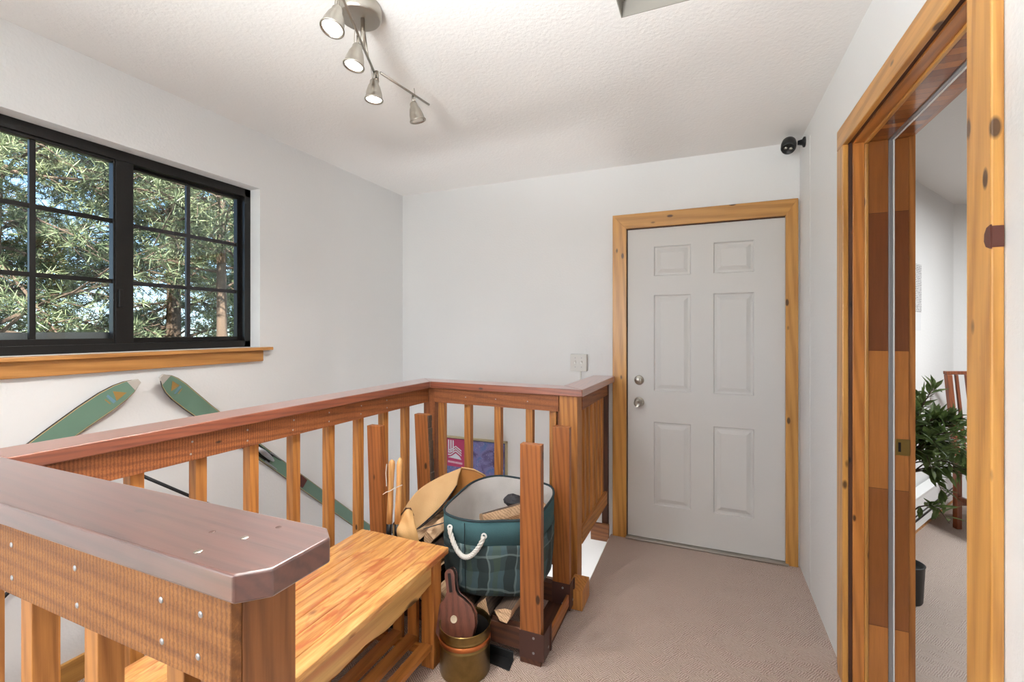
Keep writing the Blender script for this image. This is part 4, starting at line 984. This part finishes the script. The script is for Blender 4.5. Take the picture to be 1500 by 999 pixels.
def head(p, aim, lit, zt=RZ):
    p = Vector(p); aim = Vector(aim).normalized(); piv = Vector((p.x, p.y, zt - .03))
    h = MB().tube([(p.x, p.y, zt), (p.x, p.y, zt - .035)], .0045, 8); M = dirM(piv, aim)
    h.lathe([(0, .0), (.011, .0), (.015, .006), (.016, .016), (.022, .028), (.028, .05), (.0305, .068), (.034, .074), (.0335, .077), (.029, .0765), (.028, .072), (0, .071)], 32, M)
    ho = h.build('spot_head', M_nickel, tl, smooth=True)
    MB().tube([M @ Vector((.0, .012, .0)), M @ Vector((.0, .02, -.055))], .0015, 6).build('aim_rod', M_nickel, ho)
    MB().lathe([(0, .0725), (.0278, .0725), (.02, .0765), (0, .0785)], 24, M).build('lens', M_bulb if lit else M_unlit, ho, smooth=True)
    if lit:
        l = lamp('spot_bulb', 'SPOT', tuple(M @ Vector((0, 0, .083))), HEAD, (1, .96, .91), tuple(aim), spot_size=radians(150), spot_blend=.9, shadow_soft_size=.018)
head((-.965, 1.01, 0), (.0, -.30, -1), True)
head((-1.030, 1.165, 0), (-.08, -.16, -1), True)
head((-1.119, 1.352, 0), (.0, -.02, -1), True)
head((-1.101, 1.570, 0), (.18, .22, -1), False, RZ + .014)
head((-.965, .80, 0), (.1, -.3, -1), True, RZ + .014)

# ------------------------------------------------------------------ bedroom plant and chair
pc = Vector((.955, 2.93, 0))
pt = thing('potted_plant', 'leafy artificial olive tree in a small black pot beyond the side doorway', 'plant', tuple(pc))
MB().lathe([(0, .001), (.062, .001), (.066, .01), (.074, .185), (.077, .19), (.07, .19), (.066, .17), (0, .168)], 32, Matrix.Translation(pc)).build('pot', M_blackp, pt, smooth=True)
r_ = random.Random(12); stm = MB(); lv = MB()
stm.tube([pc + Vector((0, 0, .16)), pc + Vector((.01, 0, .4)), pc + Vector((.02, .01, .8))], [.011, .009, .006], 8)
def leaf(p, d, ln, wd):
    d = d.normalized(); s = d.cross(Vector((0, 0, 1)) + Vector((r_.uniform(-.5, .5), r_.uniform(-.5, .5), r_.uniform(-.5, .5)))).normalized(); nr = s.cross(d)
    vs = [p, p + d * ln * .3 + s * wd * .8 + nr * ln * .03, p + d * ln * .6 + s * wd - nr * 0, p + d * ln - nr * ln * .12, p + d * ln * .6 - s * wd, p + d * ln * .3 - s * wd * .8 + nr * ln * .03, p + d * ln * .5 - nr * ln * .03]
    lv.add(vs, [(0, 1, 6), (1, 2, 6), (2, 3, 6), (3, 4, 6), (4, 5, 6), (5, 0, 6)])
for i in range(60):
    a = r_.uniform(0, 2 * pi); z0 = r_.uniform(.62, .84); el = r_.uniform(.0, 1.2) if i % 9 else r_.uniform(-.2, .1)
    d = Vector((cos(a) * cos(el), sin(a) * cos(el), sin(el))); ln = r_.uniform(.20, .36) * (1 if el > 0 else .8)
    if i < 2: z0 = .44; ln = .18
    p0 = pc + Vector((.015, .005, z0)); pts = [p0 + d * ln * t + Vector((0, 0, .05 * t * (1 - t) * 4)) for t in (0, .25, .5, .75, 1)]
    pts[-1].z -= .03; stm.tube(pts, [.004, .0035, .003, .002, .001], 5)
    for j in range(22):
        t = r_.uniform(.25, 1.0); jj = min(int(t * 4), 3); q = pts[jj].lerp(pts[jj + 1], t * 4 - jj)
        leaf(q, d * .7 + Vector((r_.uniform(-.8, .8), r_.uniform(-.8, .8), r_.uniform(-.7, .6))), r_.uniform(.06, .10), r_.uniform(.009, .014))
# keep branches out of the doorway wall
for m_ in (stm, lv):
    for i, v in enumerate(m_.v):
        if v.x < .76: m_.v[i] = Vector((.76 + (.76 - v.x) * .15, v.y, v.z))
        dn = (Vector((v.x, v.y, 0)) - C0).dot(nn)
        if dn < .1 and v.z > 0: m_.v[i] = m_.v[i] + nn * (.1 - dn)
stm.build('stem', wood('bark', 'z'), pt); lv.build('foliage', M_leafplant, pt)
ch = thing('wooden_chair', 'brown wooden chair with tall slatted back in the bedroom', 'chair', (1.83, 4.15, 0)); cm = wood('chair', 'z')
c0 = Vector((1.60, 4.12, 0)); e_ = Vector((.93, .33, 0)).normalized(); g_ = Vector((.33, -.93, 0)).normalized()
def cb(u0, u1, v0, v1, z0, z1, name, lean=0, mat=None):
    def P(u, v, z): return c0 + e_ * u + g_ * v + Vector((0, 0, z))
    bot = [P(u0, v0, z0), P(u1, v0, z0), P(u1, v1, z0), P(u0, v1, z0)]; topp = [P(u0, v0 - lean, z1), P(u1, v0 - lean, z1), P(u1, v1 - lean, z1), P(u0, v1 - lean, z1)]
    MB().hexa(bot, topp).build(name, mat or cm, ch, bevel=.003)
def slant(u, name, top=1.06, w_=.035):
    cb(u, u + w_, 0, .035, .0012, .46, name); cb(u, u + w_, 0, .03, .4605, top, 'back_post', .07)
slant(0, 'leg'); slant(.40, 'leg')
cb(0, .035, .37, .405, .0012, .44, 'leg'); cb(.40, .435, .37, .405, .0012, .44, 'leg')
cb(-.01, .445, .037, .42, .4405, .47, 'seat', 0, fabric('seat_cushion', (120, 84, 60), (100, 70, 50), 200))
cb(.0, .435, -.075, -.045, 1.0605, 1.085, 'top_rail')
for i in range(5): cb(.06 + i * .068, .08 + i * .068, .005, .02, .54, 1.06, 'back_slat', .065)
cb(.036, .399, .0, .025, .50, .539, 'lower_rail'); cb(.036, .399, .005, .025, .16, .19, 'stretcher'); cb(.005, .03, .036, .369, .2, .23, 'stretcher')

# ------------------------------------------------------------------ trees outside
gd = MB().box(-60, XL - .6, -40, 60, -3.2, -3.0); structure(gd.build('ground', fabric('forest_floor', (112, 104, 74), (84, 96, 54), 20, .8, 1)))
def pine(seed, h, r0, crown0, spread, dens, label, loc, mat=M_needle, bare=False):
    r = random.Random(seed); g = thing('pine_tree', label, 'tree', loc, 'trees outside the window'); base = Vector(loc)
    tk = MB(); lean = Vector((r.uniform(-.3, .3), r.uniform(-.3, .3), 0)); pts = [base + lean * (t * t) + Vector((0, 0, h * t)) for t in [i / 8 for i in range(9)]]
    tk.tube(pts, [r0 * (1 - .8 * i / 8) for i in range(9)], 12); tk.build('trunk', M_treebark, g, smooth=True)
    br = MB(); nd = MB(); nb = dens
    for i in range(nb):
        t = crown0 + (1 - crown0) * (i / nb) ** .9; p0 = base + lean * t * t + Vector((0, 0, h * t)); a = r.uniform(0, 2 * pi); ln = spread * (1.08 - .8 * (t - crown0) / (1 - crown0)) * r.uniform(.6, 1.1)
        d = Vector((cos(a), sin(a), r.uniform(-.5, .6))); P = [p0 + d * ln * s + Vector((0, 0, -.12 * ln * s * s + r.uniform(-.05, .05))) for s in (0, .25, .5, .75, 1)]
        br.tube(P, [.022, .017, .012, .008, .004], 5, caps=False)
        for j in range(15):
            s = r.uniform(.15, 1) * 4; jj = min(int(s), 3); q0 = P[jj].lerp(P[jj + 1], s - jj); a2 = a + r.uniform(-1.9, 1.9)
            dd_ = Vector((cos(a2), sin(a2), r.uniform(-.9, .9))).normalized(); l2 = r.uniform(.3, .7) * ln * .4
            q1 = q0 + dd_ * l2; br.tube([q0, q1], [.007, .003], 4, caps=False)
            for kx in range(4):
                c_ = q0.lerp(q1, .3 + .7 * kx / 3) + Vector((r.uniform(-.03, .03), r.uniform(-.03, .03), r.uniform(-.03, .03)))
                for q in range(10):
                    v = Vector((r.gauss(0, 1), r.gauss(0, 1), r.gauss(0, 1) + .3)).normalized() + dd_ * .6; v.normalize(); L2 = r.uniform(.07, .13)
                    sdv = v.orthogonal().normalized() * .0055
                    if r.random() < .5: sdv = v.cross(sdv).normalized() * .0055
                    nd.add([c_ - sdv, c_ + sdv, c_ + v * L2 + sdv * .3, c_ + v * L2 - sdv * .3], [(0, 1, 2, 3)])
    br.build('branches', M_treebark, g); nd.build('needles', mat, g); return g
GZ = -3.0
pine(1, 11, .16, .22, 2.3, 170, 'dense pine filling the right sash of the window', (-8.3, 4.9, GZ))
pine(2, 12, .15, .2, 2.4, 170, 'dense pine filling the middle of the window', (-7.2, 2.3, GZ))
pine(3, 10, .10, .50, 1.7, 75, 'pine with a bare brown trunk near the right edge of the window', (-6.15, 4.28, GZ))
def cp_tree(src, loc, rz, sc, label):
    c = copy_tree(src); c.location = loc; c.rotation_euler = (0, 0, rz); c.scale = (sc,) * 3; c['label'] = label; return c
trees = {o['label'][:10]: o for o in bpy.data.objects if o.name.startswith('pine_tree')}
T1, T2 = [o for o in bpy.data.objects if o.name in ('pine_tree', 'pine_tree.001')][:2]
cp_tree(T1, (-8.2, .9, GZ), 2.1, .95, 'pine behind the left sash under the blue patch of sky')
cp_tree(T2, (-10.5, 5.2, GZ), 1.0, 1.05, 'farther pine behind the right sash')
cp_tree(T1, (-11.0, 2.9, GZ), 4.0, 1.0, 'farther pine behind the meeting stile of the window')
cp_tree(T2, (-12.0, 8.8, GZ), 3.0, .9, 'distant pine at the right edge of the window')
def bush(seed, loc, h, sp, label, mat):
    r = random.Random(seed); g = thing('leafy_tree', label, 'tree', loc, 'bright trees behind the pines'); base = Vector(loc); br = MB(); nd = MB()
    br.tube([base, base + Vector((0, 0, h * .5))], [.09, .05], 8)
    for i in range(70):
        a = r.uniform(0, 2 * pi); el = r.uniform(-.1, 1.4); d = Vector((cos(a) * cos(el), sin(a) * cos(el), sin(el))); p0 = base + Vector((0, 0, h * r.uniform(.15, .5))); ln = sp * r.uniform(.5, 1)
        br.tube([p0, p0 + d * ln], [.02, .004], 4, caps=False)
        for j in range(75):
            q = p0 + d * ln * r.uniform(.2, 1) + Vector((r.gauss(0, .18), r.gauss(0, .18), r.gauss(0, .18))); v = Vector((r.gauss(0, 1), r.gauss(0, 1), r.gauss(0, 1))).normalized(); s = v.orthogonal().normalized()
            nd.add([q - v * .035, q + s * .02, q + v * .035, q - s * .02], [(0, 1, 2, 3)])
    br.build('branches', M_treebark, g); nd.build('foliage', mat, g); return g
b1 = bush(5, (-9.5, 7.6, GZ), 6.5, 2.4, 'bright green leafy tree low at the right of the window', M_leafbright)
cp_tree(b1, (-9.8, 4.3, GZ), 1.5, .95, 'bright green leafy tree low behind the right sash')
cp_tree(b1, (-10.0, 1.7, GZ), 3.1, .9, 'bright green leafy tree low behind the left sash')
cp_tree(b1, (-13.5, 10.5, GZ), 4.6, 1.3, 'bright green leafy tree farthest to the right')
